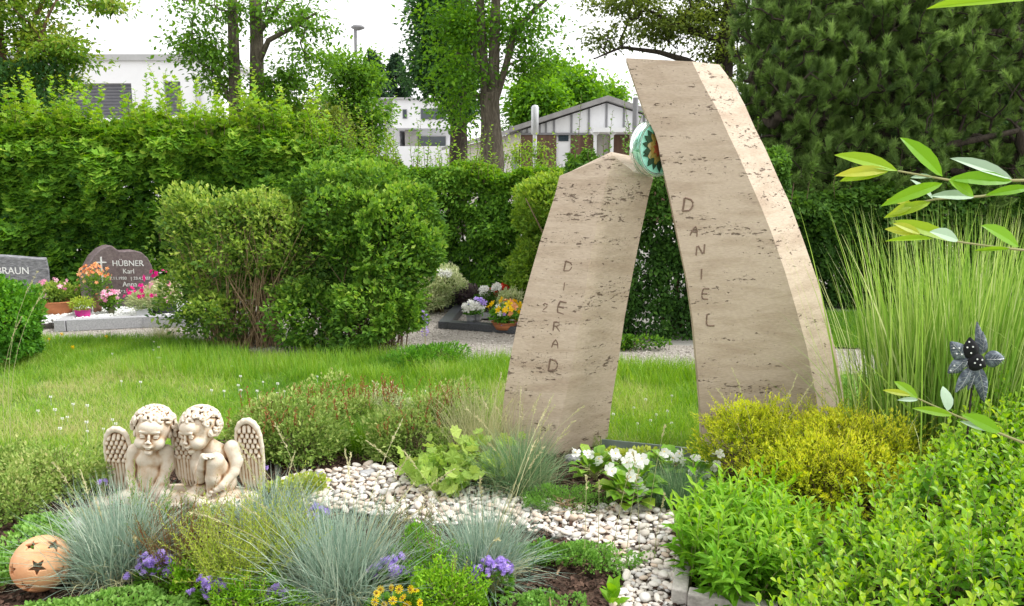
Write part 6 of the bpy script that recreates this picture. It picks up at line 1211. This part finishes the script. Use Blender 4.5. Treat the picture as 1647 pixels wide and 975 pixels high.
sprigs('euonymus_hedge', 'glossy bright green euonymus mass filling the bottom right corner', 'low hedge', np.stack((P[:, 0], P[:, 1], np.maximum(hh-.2, 0)), 1), R.normal(0, .26, (n, 3))*(1, 1, 0)+(-.05, -.1, 1), np.minimum(hh, .2)+R.uniform(.0, .05, n), leaf6(.27, .06, .35, .7, .1), .036, 16, 'euon', ang=1.0, start=.2, t0=.2, t1=.8, sw=.002, taper=.45, jit=.4, center=(1.5, 2.3))
def sprays():
    R = rng('sprays'); bl = [(W(1300, 735, 3.5), (.34, .24, .2), 330), (W(1190, 728, 3.55), (.2, .18, .2), 170), (W(1400, 745, 3.35), (.3, .2, .18), 230), (W(1330, 790, 3.2), (.4, .2, .2), 240), (W(1240, 700, 3.6), (.12, .12, .1), 70), (W(1350, 700, 3.5), (.14, .12, .08), 80), (W(1180, 690, 3.6), (.1, .08, .08), 50)]
    B, D = [], []
    for c_, r_, k in bl:
        d = nrm(R.normal(size=(k, 3))+(0, -.2, .5)); B.append(c_+d*np.array(r_)*R.uniform(.55, 1.0, (k, 1))); D.append(d*(1, 1, .6)+R.normal(0, .25, (k, 3))+(0, 0, .55))
    B = np.concatenate(B); D = np.concatenate(D); n = len(B); o = sprigs('tmp', 'x', 'x', B, D, R.uniform(.05, .12, n), leaf2(.14), .019, 24, 'golden', 'twig', ang=.75, start=0, t0=.3, t1=.85, sw=.0014, taper=.7, jit=.3, bendy=.3)
    th = [x for x in bpy.data.objects if x.name.startswith('golden_thuja') and x.parent is None][0]
    for ch in list(o.children):
        ch.parent = th; ch.location = tuple(-Vector(wloc(th))); ch.name = 'leaf_sprays' if 'fol' in ch.name else 'spray_stems'
    bpy.data.objects.remove(o)
sprays()
# reed grass
def reeds():
    lab = 'tall pale green reed grass clump at the right edge behind the black fabric flower'; R = rng('reed'); c = np.array((2.2, 3.62, 0)); th = thing('reed_grass', lab, 'ornamental grass', c); n = 2300
    q = c+R.normal(0, 1, (n, 3))*(.2, .13, 0); az = np.arctan2(q[:, 1]-c[1], q[:, 0]-c[0])+R.normal(0, .8, n); H = R.uniform(.55, 1.38, n)
    mb = MB(); mb.ribbons(q, az, np.abs(R.normal(0, .13, n)), R.uniform(.02, .35, n), H, R.uniform(.007, .013, n), np.clip(R.normal(.52, .22, n), 0, 1), segs=6, twist=R.uniform(-.8, .8, n)); mb.build('blades', M['misc'], th)
    n = 260; q = c+R.normal(0, 1, (n, 3))*(.17, .1, 0); mb = MB(); mb.ribbons(q, R.uniform(0, 2*PI, n), R.uniform(.1, .7, n), R.uniform(.5, 1.9, n), R.uniform(.5, 1.1, n), R.uniform(.006, .01, n), np.clip(R.normal(.55, .2, n), 0, 1), segs=8, twist=R.uniform(-.8, .8, n)); mb.build('arching_blades', M['misc'], th)
    n = 70; q = c+(-.38, -.05, 0)+R.normal(0, 1, (n, 3))*(.1, .1, 0); mb = MB(); mb.ribbons(q, PI+R.normal(0, .7, n), R.uniform(.02, .45, n), R.uniform(.1, 1.0, n), R.uniform(.45, 1.0, n), R.uniform(.006, .01, n), np.clip(R.normal(.5, .2, n), 0, 1), segs=8, twist=R.uniform(-.8, .8, n)); mb.build('side_blades', M['misc'], th)
reeds()
# seeding grass spikes in front of the tall stele
def spikes():
    R = rng('spk')
    th = thing('seeding_grass', 'loose seeding grass rising from the golden thuja before the tall stele', 'grass', G(1240, 800))
    for az, lean, L_ in ((2.6, .15, .62), (.3, .12, .58), (.2, .35, .6), (2.9, .3, .55)): stalk(th, G(1225, 800)+R.normal(0, .02, 3)*(1, 1, 0), az, lean, L_, R, .11, .3)
    th = thing('seeding_grass', 'single pale grass stalk rising above the begonias before the gap', 'grass', G(1060, 830))
    stalk(th, G(1042, 835), .25, .12, .42, R, .05, .1)
    th = thing('seeding_grass', 'thin upright grass stalks standing among the pebbles in the foreground', 'grass', G(985, 940))
    for i in range(6): stalk(th, G(940+i*22, 925+R.uniform(-25, 30)), R.uniform(0, 6), R.uniform(.02, .2), R.uniform(.3, .5), R, .05, .15)
    th = thing('seeding_grass', 'tall thin grass at the left frame edge in front of the grey gravestone', 'grass', G(12, 700))
    for az, lean, L_ in ((.2, .02, 1.0), (.4, .06, .9), (.1, .0, .75)): stalk(th, G(14, 720)+R.normal(0, .02, 3)*(1, 1, 0), az, lean, L_, R, .12, .5)
spikes()
# black fabric flower on a stick
def fabflower():
    Y = 3.02; C = W(1570, 585, Y); th = thing('fabric_flower', 'black fabric flower decoration with white dots and leaf patterned petals on a stick', 'garden decoration', (C[0], Y, 0))
    blk = surf('black_felt', [(.008, .008, .01), (.015, .015, .018)], 20, .9, .1); slate = surf('slate_print_cloth', [(.04, .05, .07), (.1, .12, .15), (.3, .34, .38)], 45, .7, .1, 90, (1, 1, 1)); dot = surf('white_dot', [(.8, .8, .8), (.85, .85, .85)], 5, .7, 0)
    mb = MB(); mb.tube([(C[0]+.01, Y+.02, 0), (C[0]+.005, Y+.02, C[2]*.5), (C[0], Y+.015, C[2])], .004, 6); mb.build('stick', M['barkd'], th)
    s = Y/FPX*1.02; P_ = lambda u, v, d=0: W(u, v, Y-d)
    def petal(a, b, wd, d, m, dots=(), rnd=.5, cup=.008, name='petal'):
        A = P_(*a, d); B = P_(*b, d+.004); ax = B-A; L_ = np.linalg.norm(ax); ax = ax/L_; sd = nrm(np.cross(ax, (0, -1., 0))); K = 10; mb = MB(); V = []; t = np.linspace(0, 1, K+1)
        prof = np.sin(PI*np.clip(t, 0, 1)**rnd)**.8*wd*s/2; prof[0] = max(prof[0], wd*s*.12); prof[-1] = max(prof[-1], wd*s*.02)
        for i in range(K+1):
            c0 = A+ax*L_*t[i]+np.array((0, -cup*math.sin(PI*t[i]), 0))
            for j in (-1, -.5, 0, .5, 1): V.append(c0+sd*prof[i]*j+np.array((0, cup*.9*(j*j), 0)))
        V = np.array(V); n = len(V); V2 = V+(0, .0025, 0); F = [(i*5+j, i*5+j+1, i*5+j+6, i*5+j+5) for i in range(K) for j in range(4)]; F2 = [tuple(n+x for x in f[::-1]) for f in F]
        E = [(i*5, (i+1)*5, n+(i+1)*5, n+i*5) for i in range(K)]+[(i*5+4, n+i*5+4, n+(i+1)*5+4, (i+1)*5+4) for i in range(K)]
        mb.add(np.concatenate((V, V2)), F+F2+E); o = mb.build(name, m, th, True)
        for (u, v) in dots: mb = MB(); c = P_(u, v, d+cup+.004); mb.lathe([(0, -.001), (.0034, -.001), (.0034, .001), (0, .001)], (0, 0, 0), 10); mb.V[-1] = mb.V[-1][:, [0, 2, 1]]+c; mb.build('dot', dot, o)
        # leaf veins
        if m is slate:
            mb = MB(); mb.tube([A+ax*L_*x+np.array((0, -cup*math.sin(PI*x)-.0006, 0)) for x in (.05, .3, .6, .9)], .0012, 4)
            for x in (.2, .35, .5, .65, .8):
                for q in (-1, 1): w_ = np.interp(x, t, prof)*.8; b0 = A+ax*L_*x+np.array((0, -cup*math.sin(PI*x)-.0004, 0)); mb.tube([b0, b0+sd*w_*q*.9+ax*w_*.7], .0008, 3)
            mb.build('vein', M['zinc'], o)
    petal((1577, 572), (1573, 518), 14, -.01, slate, rnd=.8); petal((1579, 570), (1582, 534), 18, -.006, slate)
    petal((1585, 578), (1617, 577), 28, .0, slate, rnd=.7); petal((1562, 592), (1538, 632), 20, .002, slate, rnd=.8); petal((1570, 592), (1558, 628), 16, -.004, slate); petal((1573, 590), (1584, 648), 22, .004, slate, rnd=.7)
    petal((1552, 578), (1526, 601), 24, .006, slate, [(1529, 596), (1535, 588)], .8); petal((1558, 574), (1548, 594), 20, .006, slate)
    petal((1552, 577), (1530, 550), 27, .012, slate, [(1534, 560), (1543, 560), (1539, 569), (1547, 570)], .7)
    petal((1560, 577), (1562, 543), 28, .016, blk, [(1559, 550), (1565, 558), (1556, 559), (1562, 568)], .7); petal((1558, 578), (1587, 590), 29, .018, blk, [(1572, 578), (1580, 579), (1568, 584), (1577, 587)], .75)
fabflower()
# young willow: twigs reach in from a shrub standing just right of the frame
def willow():
    th = thing('young_willow', 'willow twigs with long fresh leaves reaching in from the right edge', 'shrub', (1.12, 1.3, 0)); R = rng('wil'); Yw = 1.22
    tip = T([(0, 0, 0)]+[(sx*w_, y, .05*abs(w_)/.14+zz) for (w_, y, zz) in ((.07, .12, 0), (.12, .3, .01), (.14, .5, 0), (.11, .72, -.02), (.05, .9, -.05)) for sx in (1, -1)]+[(0, 1, -.08)]+[(0, y, -.0+zz) for (y, zz) in ((.12, 0), (.3, .01), (.5, 0), (.72, -.02), (.9, -.05))],
            [(0, 1, 12), (0, 12, 2)]+[f for i in range(4) for f in ((1+2*i, 3+2*i, 13+i, 12+i), (12+i, 13+i, 4+2*i, 2+2*i))]+[(9, 11, 16), (16, 11, 10)])
    mb = MB(); mb.tube([(1.12, 1.3, 0), (1.1, 1.3, .5), (1.13, 1.28, 1.1), (1.1, 1.25, 1.75)], [.011, .009, .007, .004], 8); mb.build('stem', M['twig'], th)
    k = 46; z = R.uniform(.35, 1.72, k); a_ = R.uniform(-.6, 1.9, k); mb = MB(); mb.scatter(tip, np.stack((np.full(k, 1.115), np.full(k, 1.28), z), 1), np.stack((np.cos(a_), np.sin(a_), R.uniform(.1, .8, k)), 1), R.normal(0, .3, (k, 3))+(0, 0, 1), R.uniform(.06, .1, k), R.uniform(.2, .7, k)); mb.build('leaves', M['willow'], th)
    twigs = [([(1444, 275), (1527, 290), (1590, 291), (1650, 290), (1740, 300)], 0, [((1444, 275), (1344, 245), .95, .6, 1.), ((1430, 274), (1346, 280), .8, .95, .8), ((1432, 273), (1352, 289), .9, .6, .7), ((1516, 284), (1453, 219), 1.15, .35, 1.), ((1628, 288), (1532, 251), .8, 'b', .9), ((1628, 292), (1529, 285), .95, .3, 1.), ((1526, 290), (1570, 315), 1.6, .4, .9), ((1500, 285), (1464, 284), 1.3, 'b', .7)]),
             ([(1465, 328), (1500, 321), (1591, 315), (1650, 305), (1740, 315)], .04, [((1516, 295), (1420, 328), .7, .4, 1.), ((1466, 327), (1426, 320), 1.4, .9, .8), ((1497, 325), (1424, 348), .8, .7, .9), ((1567, 317), (1500, 313), .7, 'b', .9), ((1500, 320), (1466, 286), 1.2, 'b', .8), ((1660, 302), (1587, 312), .8, .35, 1.), ((1470, 326), (1432, 345), 1., .8, .6)]),
             ([(1535, 388), (1590, 396), (1650, 403), (1740, 410)], -.03, [((1535, 388), (1440, 352), .9, .7, 1.), ((1480, 378), (1425, 367), 1.1, .9, .7), ((1541, 386), (1500, 371), 1.2, 'b', .8), ((1500, 384), (1428, 385), .4, .6, .7), ((1639, 397), (1583, 360), 1.4, .4, 1.), ((1625, 400), (1567, 402), .6, .5, .7), ((1480, 376), (1438, 358), 1.1, .9, .7)]),
             ([(1476, 641), (1527, 664), (1590, 690), (1650, 714), (1740, 745)], .05, [((1476, 641), (1439, 612), 1.6, .5, 1.), ((1465, 636), (1421, 627), .8, .9, .7), ((1477, 643), (1445, 643), .7, 'b', .6), ((1524, 661), (1519, 620), 1.9, 'b', .9), ((1532, 668), (1471, 656), .7, .5, .9), ((1609, 695), (1551, 666), 1.2, .4, 1.), ((1591, 693), (1545, 677), .8, 'b', .8), ((1650, 706), (1700, 690), 1., .5, 1.)]),
             ([(1580, -2), (1650, -6), (1740, 10)], -.05, [((1660, -2), (1495, 6), .6, .6, .8), ((1600, -4), (1540, -20), .8, .5, 1.)])]
    for pts, dy, lv in twigs:
        P = [W(u, v, Yw+dy+.0006*max(0, u-1500)*.3) for u, v in pts]; e = np.array((1.12, 1.27, P[-1][2]-.12)); tw = MB(); PP = resample(np.array(P+[e]), 14); tw.tube(PP, np.linspace(.0015, .0045, 14), 6, .6); b_ = tw.build('twig', M['stem'], th)
        for k, key in enumerate(('f', 'b')):
            mb = MB()
            for (a, c, wd, t, zz) in lv:
                if (t == 'b') != (key == 'b'): continue
                A = W(*a, Yw+dy); B = W(*c, Yw+dy+R.uniform(-.03, .03)); d = B-A; mb.scatter(tip, [A], [d], [nrm(np.array((R.normal(0, .25), -1.0, .55)))], [np.linalg.norm(d)], .5 if t == 'b' else t, wid=wd)
            if mb.V: mb.build('leaves', M['willow' if key == 'f' else 'willowback'], b_)
willow()
